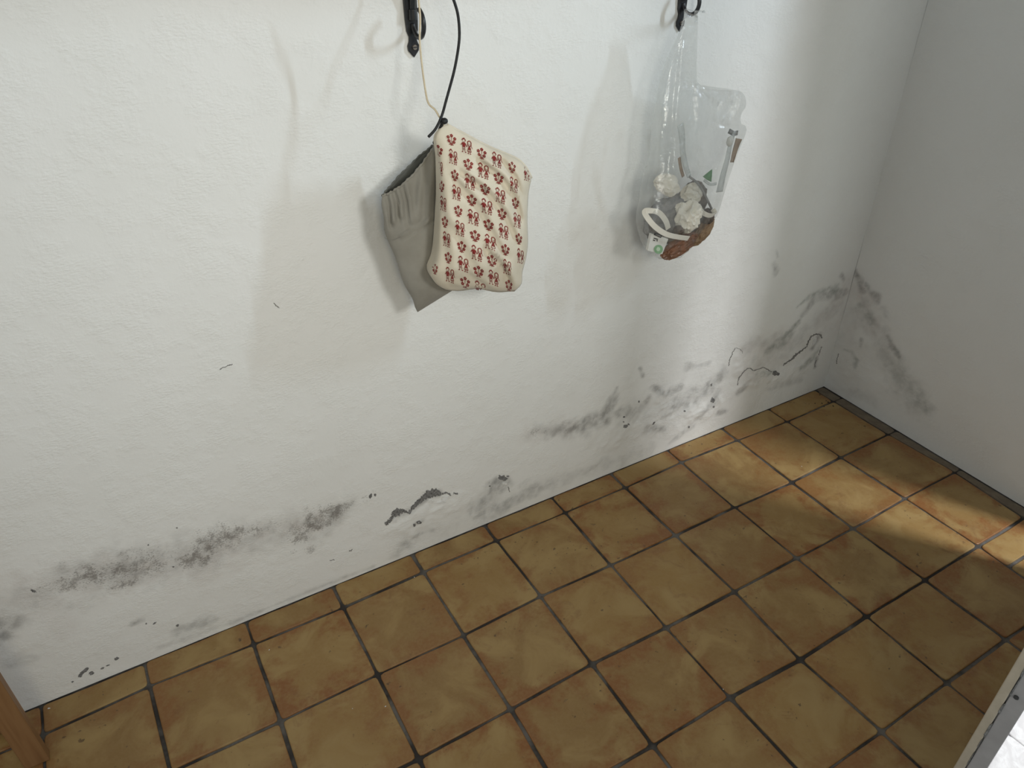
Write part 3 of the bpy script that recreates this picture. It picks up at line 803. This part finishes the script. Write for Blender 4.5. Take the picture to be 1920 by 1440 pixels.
bracket(p1[0], p1[2], 'black iron shelf bracket above the two cloth bags')
bracket(p2[0], p2[2], 'black iron shelf bracket that carries the clear plastic bag')
ZS = max(p1[2], p2[2]) + 0.2308
box_obj('shelf_plank', (0.42, -0.22, ZS), (1.66, -0.003, ZS+0.022), M['shelf'], None, 0.002)
tag(bpy.data.objects['shelf_plank'], 'wooden shelf board resting on the two black iron brackets', 'shelf')
hook = link('cup_hook', tube_mesh('cup_hook', [(0.762,-0.112,ZS+0.004),(0.762,-0.112,ZS-0.018),(0.750,-0.112,ZS-0.030),(0.738,-0.112,ZS-0.046),(0.750,-0.112,ZS-0.058),(0.764,-0.112,ZS-0.050)], 0.0018, 8, 5), M['iron'], None, True)
tag(hook, 'small black screw hook under the shelf board', 'hook')

# ------------------------------------------------------------------ cloth bags
def z2(x, y): return (680+0.27083*x, 210+0.27083*y)
def resample(pts, n):
    P = np.array(catmull(pts, 6)); d = np.concatenate([[0], np.cumsum(np.hypot(*np.diff(P, axis=0).T))])
    s = np.linspace(0, d[-1], n)
    return np.stack([np.interp(s, d, P[:,0]), np.interp(s, d, P[:,1])], 1)
def seg_dist(px, py, pts):
    best = 1e9; side = 0
    for a, b in zip(pts[:-1], pts[1:]):
        dx, dy = b[0]-a[0], b[1]-a[1]; L = dx*dx+dy*dy
        tt = max(0, min(1, ((px-a[0])*dx+(py-a[1])*dy)/L))
        ex_, ey_ = px-a[0]-dx*tt, py-a[1]-dy*tt; d = math.hypot(ex_, ey_)
        if d < best: best = d; side = (dx*ey_-dy*ex_)/math.sqrt(L)
    return best, side

class Pouch:
    """closed cloth pouch: left and right outlines (photo points) lofted, with front and back swell"""
    def __init__(s, L, R, nu, nv, Y, front, back, folds=(), rim=None, ev=0.55):
        s.nu, s.nv = nu, nv
        s.L, s.R = resample(L, nv), resample(R, nv)
        s.Y, s.f, s.b, s.folds, s.rim, s.ev = Y, front, back, folds, rim, ev
        s.grid = np.zeros((nv, nu, 2))
        for j in range(nv):
            for i in range(nu):
                u = 0.5-0.5*math.cos(PI*i/(nu-1)); u = 0.5*u+0.5*i/(nu-1)
                p = s.L[j]*(1-u)+s.R[j]*u
                if rim: p = p+np.array(rim(u, j/(nv-1)))
                s.grid[j, i] = p
    def swell(s, i, j):
        u = i/(s.nu-1); v = j/(s.nv-1)
        q = (4*u*(1-u))**s.ev*(1-math.exp(-v*5.0))*min(1.0, (max(0, 1-v)*7)**0.5 if v < 1 else 0)
        return q
    def depth(s, i, j):
        px, py = s.grid[j, i]; q = s.swell(i, j)
        d = s.Y - s.f(i/(s.nu-1), j/(s.nv-1))*q
        for pts, w, a in s.folds:
            dist, side = seg_dist(px, py, pts)
            d -= 1.35*a*math.exp(-(dist/w)**2)*min(1, q*1.6)
            d += a*1.1*math.exp(-((side-1.7*w)/w)**2)*math.exp(-(max(0, dist-2.5*w)/w)**2)*min(1, q*1.6)
        d += 0.0012*math.sin(px*0.11+py*0.05)*min(1, q*2) + 0.0010*float(vnoise(np.array(px*0.06), np.array(py*0.06), 5))*min(1, q*2)
        return d
    def build(s, name, mat, parent, back=True, open_top=False):
        nu, nv = s.nu, s.nv; verts = []; faces = []
        s.D = np.zeros((nv, nu))
        for j in range(nv):
            for i in range(nu):
                s.D[j, i] = s.depth(i, j); verts.append(on_y(*s.grid[j, i], s.D[j, i]))
        F = lambda i, j: j*nu+i
        for j in range(nv-1):
            for i in range(nu-1): faces.append((F(i,j), F(i,j+1), F(i+1,j+1), F(i+1,j)))
        if back:
            idx = {}
            for j in range(nv):
                for i in range(nu):
                    if i in (0, nu-1) or j == nv-1 or (j == 0 and not open_top): idx[(i,j)] = F(i,j)
                    else:
                        # the back panel hangs straight behind the front one
                        fr = np.array(verts[F(i,j)]); q = s.swell(i, j)
                        e0, e1 = np.array(verts[F(0,j)]), np.array(verts[F(nu-1,j)]); u = i/(nu-1)
                        m = e0*(1-u)+e1*u
                        idx[(i,j)] = len(verts)
                        verts.append((m[0]*0.55+fr[0]*0.45, s.Y+s.b*q, m[2]*0.55+fr[2]*0.45))
            for j in range(nv-1):
                for i in range(nu-1): faces.append((idx[(i,j)], idx[(i+1,j)], idx[(i+1,j+1)], idx[(i,j+1)]))
        me = mesh_of(name, verts, faces)
        bm = bmesh.new(); bm.from_mesh(me); bmesh.ops.remove_doubles(bm, verts=bm.verts, dist=1e-5)
        bmesh.ops.recalc_face_normals(bm, faces=bm.faces); bm.to_mesh(me); bm.free()
        return link(name, me, mat, parent, True)

# --- printed cotton bag
Lp = [z2(*p) for p in [(560,92),(520,135),(500,190),(512,260),(526,340),(530,500),(526,700),(516,900),(500,1020),(467,1112),(505,1185),(575,1232)]]
Rp = [z2(*p) for p in [(585,84),(660,125),(760,178),(870,236),(1000,290),(1085,332),(1135,388),(1168,452),(1156,520),(1146,600),(1141,750),(1145,900),(1132,1010),(1106,1110),(1100,1190),(1050,1243)]]
FD = lambda *ps: [z2(*p) for p in ps]
folds = [(FD((740,420),(880,520),(1010,680),(1090,860)), 6, 0.0060), (FD((850,330),(985,430),(1090,590),(1120,700)), 6, 0.0060),
         (FD((905,960),(970,1020),(1020,1090),(1045,1160),(1062,1240)), 6, 0.0085), (FD((700,480),(840,640),(930,820),(1000,960)), 7, 0.0045),
         (FD((780,1120),(860,1180),(960,1245)), 5, 0.0050), (FD((640,1190),(760,1215),(880,1222)), 5, 0.0040), (FD((1000,330),(1075,430),(1120,540)), 5, 0.0045),
         (FD((640,760),(760,960),(860,1130)), 8, 0.0030), (FD((530,330),(600,700),(640,1100)), 9, 0.0025)]
pb = empty('printed_cloth_bag', on_y(890, 400, -0.11)); bpy.context.view_layer.update()
def reparent(o, p):
    o.parent = p; o.matrix_parent_inverse = Matrix.Translation(-p.location); return o
tag(pb, 'cream cotton bag printed with small dark red figures and flower sprays', 'bag')
def rim_p(u, v):
    e = max(0, (v-0.86)/0.14)
    return (0, e*e*(4.5*math.sin(u*9.0+0.6)*u*(1-u)*4*0.7))
pouch = Pouch(Lp, Rp, 49, 61, -0.140, lambda u, v: 0.052*(0.55+0.6*v)*(1-0.25*max(0, v-0.75)/0.25), 0.045, folds, rim_p, 0.42)
reparent(pouch.build('bag_cloth', M['print_cloth'], None), pb)
# hem along the slanting mouth
hem = []
for p in Rp[0:8]: hem.append(on_y(p[0], p[1]+1.0, -0.139))
reparent(link('hem', tube_mesh('hem', hem, 0.0026, 6, 4), M['print_cloth'], None, True), pb)

# print: couples and flower sprays laid on the cloth
GP = pouch.grid.reshape(-1, 2); GD = pouch.D.reshape(-1)
def cloth_depth(px, py):
    d2 = (GP[:,0]-px)**2+(GP[:,1]-py)**2
    k = np.argpartition(d2, 6)[:6]; w = 1/(d2[k]+0.3)
    return float((GD[k]*w).sum()/w.sum()), float(np.sqrt(d2[k].min()))
pv, pf = [], []
def inside(px, py):
    j = np.argmin(np.abs(pouch.grid[:,:,1]-py)+0.6*np.abs(pouch.grid[:,:,0]-px)) // pouch.nu
    poly = np.concatenate([pouch.L, pouch.R[::-1]]); c = False
    for k in range(len(poly)):
        x1, y1 = poly[k]; x2, y2 = poly[k-1]
        if (y1 > py) != (y2 > py) and px < (x2-x1)*(py-y1)/(y2-y1)+x1: c = not c
    return c
def ink_poly(pts):
    """pts: photo points of one convex-ish ink patch, pressed onto the cloth"""
    if not all(inside(*p) for p in pts): return
    b0 = len(pv)
    for p in pts:
        dd, _ = cloth_depth(*p); pv.append(on_y(p[0], p[1], dd-0.0013))
    cx = sum(p[0] for p in pts)/len(pts); cy = sum(p[1] for p in pts)/len(pts)
    dd, _ = cloth_depth(cx, cy); pv.append(on_y(cx, cy, dd-0.0015))
    n = len(pts)
    for k in range(n): pf.append((b0+k, b0+(k+1) % n, b0+n))
class Motif:
    def __init__(s, cx, cy, sx, sy, shear): s.c = (cx, cy); s.sx, s.sy, s.sh = sx, sy, shear
    def p(s, x, y): return (s.c[0]+x*s.sx, s.c[1]+y*s.sy+x*s.sx*s.sh)
    def poly(s, pts): ink_poly([s.p(*q) for q in pts])
    def disc(s, x, y, rx, ry, n=7): s.poly([(x+rx*math.cos(2*PI*k/n), y+ry*math.sin(2*PI*k/n)) for k in range(n)])
    def line(s, a, b, w): 
        dx, dy = b[0]-a[0], b[1]-a[1]; L = math.hypot(dx, dy); nx, ny = -dy/L*w/2, dx/L*w/2
        s.poly([(a[0]+nx, a[1]+ny), (b[0]+nx, b[1]+ny), (b[0]-nx, b[1]-ny), (a[0]-nx, a[1]-ny)])
    def arc(s, x, y, r0, a0, a1, w, n=6):
        for k in range(n):
            u, v = math.radians(a0+(a1-a0)*k/n), math.radians(a0+(a1-a0)*(k+1)/n)
            s.line((x+r0*math.cos(u), y+r0*math.sin(u)), (x+r0*math.cos(v), y+r0*math.sin(v)), w)
    # unit: motif height about 28 px
    def boy(s, x):
        s.arc(x, -9.6, 3.1, 175, 365, 1.7); s.arc(x, -9.6, 2.9, 15, 165, 0.7)
        s.line((x-1.6,-13.2),(x+1.6,-13.2),1.6)
        s.poly([(x-2.6,-6.0),(x+2.6,-6.0),(x+3.0,-3.0),(x+2.5,2.2),(x-2.5,2.2),(x-3.0,-3.0)])
        s.line((x-2.6,-5.2),(x-5.0,-0.6),1.3); s.line((x+2.6,-5.2),(x+5.2,-0.4),1.3)
        s.line((x-2.0,2.4),(x-2.3,7.2),0.7); s.line((x-0.4,3.4),(x-0.5,7.0),0.7); s.line((x+0.6,3.4),(x+1.0,7.0),0.7); s.line((x+2.0,2.4),(x+2.6,7.2),0.7)
        s.line((x-1.4,7.0),(x-1.8,9.8),0.8); s.line((x+1.7,7.0),(x+2.6,9.6),0.8)
        s.disc(x-2.4,10.6,1.5,0.9); s.disc(x+3.4,10.4,1.5,0.9)
    def girl(s, x):
        s.arc(x, -8.0, 3.2, 170, 370, 1.6); s.arc(x, -8.0, 3.0, 15, 165, 0.6)
        s.line((x-3.2,-7.5),(x-3.4,-3.2),1.1); s.line((x+3.2,-7.5),(x+3.4,-3.2),1.1)
        s.line((x-1.9,-4.2),(x-0.6,1.2),1.2); s.line((x+1.9,-4.2),(x+0.6,1.2),1.2); s.line((x,-3.6),(x,1.0),0.7)
        s.line((x-2.6,-4.2),(x-5.0,0.8),0.9); s.line((x+2.6,-4.2),(x+5.6,1.2),0.9)
        s.poly([(x-1.4,0.6),(x+1.4,0.6),(x+2.2,3.6),(x-2.2,3.6)])
        s.line((x-2.6,4.4),(x+2.6,4.4),1.0); s.line((x-1.8,0.6),(x-3.6,7.6),0.7); s.line((x+1.8,0.6),(x+3.6,7.6),0.7); s.line((x-3.5,7.2),(x+3.5,7.2),1.4)
        s.line((x-1.3,7.8),(x-1.6,10.2),0.8); s.line((x+1.3,7.8),(x+1.6,10.2),0.8); s.disc(x-2.0,11.0,1.4,0.9); s.disc(x+2.0,11.0,1.4,0.9)
    def couple(s): s.boy(-5.2); s.girl(5.2)
    def spray(s):
        for fx, fy in ((0,-7.2),(-6.2,-3.2),(6.2,-3.2),(-4.6,3.0),(4.6,3.0)):
            for k in range(5):
                a = -PI/2+2*PI*k/5; s.disc(fx+1.75*math.cos(a), fy+1.75*math.sin(a), 1.35, 1.35, 6)
        for a, b in (((0,-5),(0,8)),((-5.6,-1.4),(-0.5,7.5)),((5.6,-1.4),(0.5,7.5)),((-4.0,4.6),(-0.6,8)),((4.0,4.6),(0.6,8))): s.line(a, b, 0.75)
        s.disc(-2.6,8.4,1.7,0.9); s.disc(2.6,8.4,1.7,0.9); s.disc(0,9.2,1.2,1.0)
# rows slope with the mouth of the bag; figures narrow towards the sides where the cloth turns away
row_dir = np.array([28.4, 13.0]); row_off = np.array([3.2, 33.5])
base = np.array(z2(720, 240))
for r_ in range(-3, 14):
    for k in range(-9, 9):
        c = base + row_off*r_ + row_dir*k
        if not inside(*c): continue
        j = int(np.argmin(np.abs(pouch.grid[:, pouch.nu//2, 1]-c[1])))
        lx, rx_ = pouch.L[:,0][np.argmin(np.abs(pouch.L[:,1]-c[1]))], pouch.R[:,0][np.argmin(np.abs(pouch.R[:,1]-c[1])+(0 if c[1] < 330 else 0))]
        u = min(max((c[0]-lx)/(rx_-lx+1e-6), 0.02), 0.98)
        sq = 0.52+0.5*min(1, 2.6*min(u, 1-u)) if c[1] > 290 else 0.95
        mt = Motif(c[0], c[1], 1.06*sq, 1.08, 0.30)
        if (k + r_) % 2 == 0: mt.couple()
        else: mt.spray()
po = link('printed_pattern', mesh_of('printed_pattern', pv, pf), M['red_ink'], None)
po['label'] = 'dark red figures and flower sprays'
reparent(po, pb)
# hanging cord
YK = -0.140
W = lambda x, y, Y=YK: on_y(x, y, Y)
cord = [W(783,-32,-0.050), W(785,0,-0.058), W(788,35,-0.068), W(787,75,-0.078), W(791,120,-0.088), W(797,165,-0.112), W(803,193,-0.122), W(815,205,-0.130), W(822,216,-0.134), W(829,228,-0.138), W(836,242,-0.140)]
reparent(link('hanging_cord', tube_mesh('hanging_cord', cord, 0.0016, 8, 5), M['cream_cord'], None, True), pb)['label'] = 'thin cream cord'

# --- grey linen bag
gb = empty('grey_cloth_bag', on_y(780, 420, -0.065)); bpy.context.view_layer.update()
tag(gb, 'plain grey linen bag with gathered open mouth hanging behind the printed bag', 'bag')
Lg = [z2(*p) for p in [(135,580),(130,640),(146,730),(152,830),(192,930),(230,1020),(280,1180),(343,1290),(362,1350),(380,1386)]]
Rg = [z2(*p) for p in [(508,215),(560,400),(600,700),(625,1000),(622,1236)]]
gf = [(FD((190,575),(205,640),(215,760)), 4, 0.0060), (FD((240,540),(262,620),(270,720)), 4, 0.0055), (FD((300,500),(325,600),(340,760)), 4.5, 0.0055), (FD((420,400),(400,560),(390,740)), 7, 0.003),
      (FD((490,300),(470,520),(450,760)), 7, 0.0035), (FD((262,862),(380,800),(520,716)), 2.0, 0.0055), (FD((160,700),(185,840)), 5, 0.002)]
gp = Pouch(Lg, Rg, 41, 51, -0.090, lambda u, v: 0.030*(0.45+0.6*v), 0.028, gf, lambda u, v: (0, 19*4*u*(1-u)*(1-v)**3*0.9+0.9*math.sin(u*70)*(1-v)**6), 0.6)
gp.swell = lambda i, j: (4*(i/40)*(1-i/40))**0.6*(0.35+0.65*(1-math.exp(-(j/50)*5)))*min(1.0, (max(0, 1-j/50)*7)**0.5)
reparent(gp.build('front_panel', M['grey_cloth'], None, back=False), gb)
# back panel rises above the front rim, so the dark mouth shows
gp2 = Pouch(Lg, Rg, 31, 41, -0.052, lambda u, v: 0.0, 0.0, (), lambda u, v: (0, -6.5*4*u*(1-u)*(1-v)**2+0.7*math.sin(u*60)*(1-v)**6), 0.6)
gp2.depth = lambda i, j: -0.082 + 0.022*(4*(i/30)*(1-i/30))**0.6*min(1.0, (max(0, 1-j/40)*7)**0.5) - 0.008*(1-4*(i/30)*(1-i/30))
reparent(gp2.build('back_panel', M['grey_in'], None, back=False), gb)
# gathered casing around the mouth
rimv = [on_y(*gp.grid[0, i], gp.D[0, i]-0.0006) for i in range(0, 41, 2)]
reparent(link('gathered_hem', tube_mesh('gathered_hem', rimv, lambda t: 0.0018+0.0006*math.sin(t*95), 7, 4), M['grey_cloth'], None, True), gb)
rimb = [on_y(*gp2.grid[0, i], gp2.D[0, i]) for i in range(0, 31, 2)]
reparent(link('gathered_hem', tube_mesh('gathered_hem', rimb, lambda t: 0.0018+0.0006*math.sin(t*80), 7, 4), M['grey_in'], None, True), gb)
reparent(link('loose_thread', tube_mesh('loose_thread', [on_y(*z2(152,872), -0.091), on_y(*z2(200,890), -0.106), on_y(*z2(262,868), -0.110)], 0.0004, 5, 5), M['grey_cloth'], None, True), gb)
# black cord with toggle
bc = [W(838,-40), W(845,-15), W(852,4), W(858,25), W(861,50), W(861,75), W(857,105), W(851,135), W(843,165), W(836,190), W(830,212), W(823,230,-0.144), W(815,244,-0.146), W(803,257,-0.146)]
reparent(link('black_cord', tube_mesh('black_cord', bc, 0.0024, 8, 5), M['black_cord'], None, True), gb)['label'] = 'black drawcord'
reparent(link('black_cord', tube_mesh('black_cord', [W(832,222,-0.142), W(828,234,-0.140), W(823,246,-0.130), W(814,268,-0.096)], 0.0030, 8, 5), M['black_cord'], None, True), gb)
bm = bmesh.new(); bmesh.ops.create_uvsphere(bm, u_segments=14, v_segments=10, radius=0.0062)
for v in bm.verts: v.co.z *= 0.85
tg = link('toggle', bm_mesh('toggle', bm), M['black_cord'], None, True); tg.location = W(833, 227, -0.145); reparent(tg, gb)['label'] = 'round black toggle'

# ------------------------------------------------------------------ clear plastic bag with scraps
def z4(x, y): return (1120+0.22222*x, 200+0.22222*y)
YC = -0.095
cbag = empty('clear_plastic_bag', on_y(1290, 330, YC)); bpy.context.view_layer.update()
tag(cbag, 'clear plastic carrier bag of scraps hanging by one handle from an iron bracket', 'bag')
Lc = [(1284,20),(1278,60),(1264,100),(1250,140),(1240,178),(1230,240),(1226,311),(1216,333),(1208,390),(1205,420),(1213,465),(1236,486)]
Rc = [(1309,30),(1307,90),(1306,135),(1311,158),(1345,166),(1390,172),(1399,197),(1390,213),(1389,231),(1400,244),(1377,304),(1361,353),(1347,398),(1338,413),(1302,460),(1275,484)]
def cfront(u, v): return 0.058*min(1.0, 0.12+1.1*v)
cf = [([(1325,172),(1340,188),(1352,195)], 3, 0.006), ([(1345,222),(1362,229),(1388,230)], 3, 0.006), ([(1388,175),(1386,200),(1378,215)], 4, 0.007), ([(1308,60),(1306,160),(1310,300)], 3, 0.003),
      ([(1280,90),(1270,200),(1262,320)], 5, 0.003), ([(1370,175),(1375,200)], 3, 0.005)]
cp = Pouch(Lc, Rc, 45, 71, YC, cfront, 0.05, cf, None, 0.5)
reparent(cp.build('film', M['film'], None), cbag)['label'] = 'clear film'
# handle looped over the bracket curl
hx = p2[0]
loop = [W(1287,24,YC-0.002), (hx-0.012,-0.050,p2[2]+0.048), (hx-0.008,-0.050,p2[2]+0.043), (hx+0.001,-0.047,p2[2]+0.040), (hx+0.010,-0.050,p2[2]+0.043), (hx+0.012,-0.056,p2[2]+0.038), W(1307,32,YC-0.002)]
loop = [W(1286,34,YC), W(1287,18,-0.075), (hx-0.010,-0.054,p2[2]+0.044), (hx+0.001,-0.050,p2[2]+0.0455), (hx+0.011,-0.056,p2[2]+0.042), W(1306,22,-0.080), W(1305,40,YC)]
reparent(link('handle_loop', band_mesh('handle_loop', loop, lambda t: 0.007, 0.0005, (0.15, 1, 0.2), 6), M['film'], None, True), cbag)['label'] = 'clear film handle'

def crumple(name, c4, rx, ry, rd, Y, mat, label, cat, seed, amp=0.45, sub=4, freq=2.2, rot=0.0):
    """crumpled ball: folded noise on a sphere, sharp creases"""
    px, py = z4(*c4); cen = np.array(on_y(px, py, Y)); k = 0.22222/930
    bm = bmesh.new(); bmesh.ops.create_icosphere(bm, subdivisions=sub, radius=1.0)
    so = Vector((seed*3.1, seed*1.7, seed*0.9))
    for v in bm.verts:
        d = v.co.normalized()
        n = abs(mnoise.noise(d*freq+so))*1.2 + 0.5*abs(mnoise.noise(d*freq*2.3+so*2)) + 0.12*abs(mnoise.noise(d*freq*5+so*3))
        r_ = 1.10 - amp*0.55*n
        x, z = d.x*rx*k*r_, d.z*ry*k*r_
        v.co = Vector((x*math.cos(rot)+z*math.sin(rot), d.y*rd*r_, -x*math.sin(rot)+z*math.cos(rot)))
    o = link(name, bm_mesh(name, bm), mat, None, False); o.location = cen
    return tag(o, label, cat)
crumple('scrap_heap', (650,945), 345, 225, 0.034, YC-0.002, M['grey_paper'], 'heap of grey scraps filling the bottom of the clear bag', 'scraps', 1, 0.5, 4, 2.0)
crumple('dark_scrap', (800,800), 165, 190, 0.022, YC+0.004, M['dark_paper'], 'dark brown scrap behind the crumpled tissue in the clear bag', 'scrap', 2, 0.45, 4, 2.2)
crumple('crumpled_tissue', (755,925), 150, 160, 0.030, YC-0.034, M['tissue'], 'crumpled cream tissue in the middle of the clear bag', 'tissue', 3, 0.95, 4, 1.7)
crumple('folded_tissue', (590,660), 150, 95, 0.020, YC-0.020, M['tissue2'], 'pale folded tissue high at the left inside the clear bag', 'tissue', 4, 0.75, 4, 1.1, 0.6)
crumple('beige_tissue', (790,740), 120, 110, 0.018, YC-0.012, M['tissue2'], 'beige tissue lying just above the crumpled cream one', 'tissue', 5, 0.8, 4, 1.3)
crumple('foil_packet', (690,1170), 205, 85, 0.022, YC-0.030, M['orange_paper'], 'orange brown crinkled packet at the bottom of the clear bag', 'packet', 6, 0.5, 4, 2.5, -0.4)
crumple('brown_scrap', (880,1050), 165, 75, 0.018, YC-0.018, M['brown_paper'], 'brown crinkled scrap at the lower right of the clear bag', 'scrap', 7, 0.5, 4, 2.4, -0.8)
crumple('dark_scrap', (930,930), 65, 85, 0.014, YC-0.020, M['dark_paper'], 'small dark scrap under the right strap loop in the clear bag', 'scrap', 8, 0.4, 3, 2.0)
crumple('dark_scrap', (690,1040), 45, 45, 0.012, YC-0.045, M['dark_paper'], 'small black scrap beneath the crumpled tissue in the clear bag', 'scrap', 9, 0.35, 3, 2.0)
# cream cloth straps
sb = empty('cloth_strap', on_y(*z4(560, 1000), YC-0.05)); bpy.context.view_layer.update()
tag(sb, 'cream cloth strap looped across the scraps in the clear bag', 'strap')
Y1 = YC-0.046
s1 = [W(*z4(600,1030),Y1+0.004), W(*z4(575,960),Y1), W(*z4(520,895),Y1-0.001), W(*z4(450,878),Y1+0.004), W(*z4(400,885),Y1+0.012), W(*z4(425,940),Y1+0.004), W(*z4(490,1015),Y1-0.006), W(*z4(580,1075),Y1-0.012), W(*z4(680,1100),Y1-0.014), W(*z4(770,1112),Y1-0.012)]
reparent(link('left_loop', band_mesh('left_loop', s1, lambda t: 0.0115, 0.0012, (0.5, -0.25, 0.75), 6), M['strap'], None, False), sb)
s2 = [W(*z4(780,835),Y1+0.010), W(*z4(850,850),Y1+0.004), W(*z4(890,895),Y1), W(*z4(945,918),Y1), W(*z4(990,905),Y1+0.006), W(*z4(975,865),Y1+0.012)]
reparent(link('right_loop', band_mesh('right_loop', s2, lambda t: 0.0105, 0.0012, (0.35, -0.25, 0.85), 6), M['strap'], None, False), sb)
# small carton with a green seal
ct = empty('carton', on_y(*z4(510, 1160), YC-0.045)); bpy.context.view_layer.update()
tag(ct, 'small white carton with a round green seal at the bottom left of the clear bag', 'carton')
def quad_slab(name, q4, Y, th, mat, par):
    vs = [W(*z4(*p), Y) for p in q4] + [np.array(W(*z4(*p), Y))+np.array([0.001, th, 0.0]) for p in q4]; n = len(q4)
    fs = [tuple(range(n)), tuple(range(n, 2*n))[::-1]] + [(i, n+i, n+(i+1) % n, (i+1) % n) for i in range(n)]
    me = mesh_of(name, vs, fs); bm = bmesh.new(); bm.from_mesh(me); bmesh.ops.recalc_face_normals(bm, faces=bm.faces); bm.to_mesh(me); bm.free()
    return reparent(link(name, me, mat, None), par)
quad_slab('box', [(455,1075),(600,1115),(548,1245),(425,1215)], YC-0.046, 0.008, M['carton'], ct)
quad_slab('black_label', [(484,1066),(545,1090),(537,1108),(476,1082)], YC-0.0475, 0.001, M['ink_black'], ct)
quad_slab('label_window', [(492,1075),(536,1092),(533,1099),(489,1082)], YC-0.0485, 0.0005, M['grey_paper'], ct)
for x0, y0, w_ in ((478,1108,34),(472,1124,16),(500,1128,10)):
    quad_slab('print_line', [(x0,y0),(x0+w_,y0+w_*0.3),(x0+w_-1,y0+w_*0.3+6),(x0-1,y0+6)], YC-0.0475, 0.001, M['ink_black'], ct)
circ = lambda x, y, r_, n=18: [(x+r_*math.cos(2*PI*k/n), y+r_*math.sin(2*PI*k/n)) for k in range(n)]
quad_slab('green_seal', circ(516,1205,37), YC-0.0475, 0.001, M['ink_green'], ct)
quad_slab('seal_centre', circ(513,1203,17), YC-0.0485, 0.001, M['ink_pale'], ct)
# green scrap
lf = [(890,590),(925,560),(970,525),(968,580),(962,635),(920,615)]
gl = empty('green_leaf_scrap', W(*z4(935, 590), YC-0.03)); bpy.context.view_layer.update()
tag(gl, 'small bright green leaf scrap on the right inside the clear bag', 'leaf')
vs = [W(*z4(*p), YC-0.030-0.004*(i % 2)) for i, p in enumerate(lf)] + [W(*z4(*p), YC-0.026) for p in lf] + [W(*z4(935,590), YC-0.036), W(*z4(935,590), YC-0.024)]
fs = [(i, (i+1) % 6, 12) for i in range(6)] + [(6+(i+1) % 6, 6+i, 13) for i in range(6)] + [(i, 6+i, 6+(i+1) % 6, (i+1) % 6) for i in range(6)]
reparent(link('blade', mesh_of('blade', vs, fs), M['leaf'], None), gl)
# grey wrapper whose folded edges show through the film
wr = empty('grey_wrapper', W(*z4(900, 450), YC-0.02)); bpy.context.view_layer.update()
tag(wr, 'crinkled grey polythene wrapper standing up on the right inside the clear bag', 'wrapper')
def wstrip(name, pts, w, Y, mat, dir_=(1, 0, 0.2)):
    P = [W(*z4(*p), Y) for p in pts]
    return reparent(link(name, band_mesh(name, P, w, 0.0014, dir_, 6), mat, None, True), wr)
wstrip('folded_edge', [(700,150),(715,260),(720,380),(745,500),(775,590)], lambda t: 0.016-0.005*t, YC-0.022, M['wrapper'])
wstrip('folded_edge', [(775,590),(840,640),(885,700),(925,780),(965,865)], 0.005, YC-0.030, M['grey_paper'])
wstrip('folded_edge', [(1160,205),(1120,330),(1095,450),(1060,580),(1030,720)], lambda t: 0.009+0.010*t, YC-0.018, M['wrapper'])
wstrip('brown_edge', [(1195,270),(1165,360),(1135,470)], lambda t: 0.019-0.009*t, YC-0.014, M['brown_paper'])
wstrip('brown_edge', [(690,430),(705,520),(725,590)], 0.007, YC-0.018, M['brown_paper'])
wstrip('folded_edge', [(900,620),(950,655),(1005,650)], 0.006, YC-0.028, M['wrapper'], (0.2, 0, 1))
wstrip('dark_fold', [(1110,205),(1150,225),(1185,220)], 0.010, YC-0.012, M['grey_paper'], (0.1, 0, 1))
bmx = bmesh.new(); bmesh.ops.create_icosphere(bmx, subdivisions=3, radius=1.0)
for v in bmx.verts:
    n = 1+0.25*mnoise.noise(v.co*2.0); v.co = Vector((v.co.x*0.0085*n, v.co.y*0.006*n, v.co.z*0.011*n))
kn = link('knotted_tip', bm_mesh('knotted_tip', bmx), M['carton'], None, True); kn.location = W(*z4(1120, 290), YC-0.022); reparent(kn, wr)

# ------------------------------------------------------------------ crumbs of paint and grit on the floor
def chip(name, px, py, s, mat, label, cat, group, seed):
    r = random.Random(seed); q = on_z(px, py)
    bm = bmesh.new(); bmesh.ops.create_icosphere(bm, subdivisions=1, radius=1.0)
    ax = r.uniform(0.5, 1.0); ro = r.uniform(0, PI)
    for v in bm.verts:
        k = s*(0.75+0.5*r.random()); x, y, z_ = v.co.x*k, v.co.y*k*ax*0.7, v.co.z*s*0.35
        v.co = Vector((x*math.cos(ro)-y*math.sin(ro), x*math.sin(ro)+y*math.cos(ro), z_+s*0.3))
    o = link(name, bm_mesh(name, bm), mat); o.location = (q[0], q[1], 0.0006); tag(o, label, cat, group)
for k, (x, y, s, lab) in enumerate([(92,1329,0.0032,'sliver of white paint on the tile beside the wooden upright'), (505,1219,0.0018,'white paint crumb on the second whole tile from the left'),
      (723,1325,0.0022,'white paint crumb by the joint in the bottom row of tiles'), (661,1329,0.0015,'tiny white crumb on the tile at the bottom centre left'), (777,1083,0.0022,'white crumb in the joint below the curled paint'),
      (1503,875,0.0020,'white crumb lying in the bright strip of floor'), (1356,1293,0.0015,'pale crumb in the joint at the lower right of the floor')]):
    chip('paint_chip', x, y, s, M['flake'], lab, 'paint chip', 'paint crumbs on the floor', 40+k)
for k, (x, y, s) in enumerate([(1533,735,0.0050),(1537,741,0.0030),(1528,757,0.0030),(1541,757,0.0040),(1553,755,0.0045),(1545,763,0.0030),(1562,762,0.0038),(1517,758,0.0018),(1549,752,0.0025)]):
    chip('black_grit', x, y, s, M['debris'], 'crumb of black grit on the tile in the damp corner', 'grit', 'grit in the corner', 60+k)
bpy.context.view_layer.update()
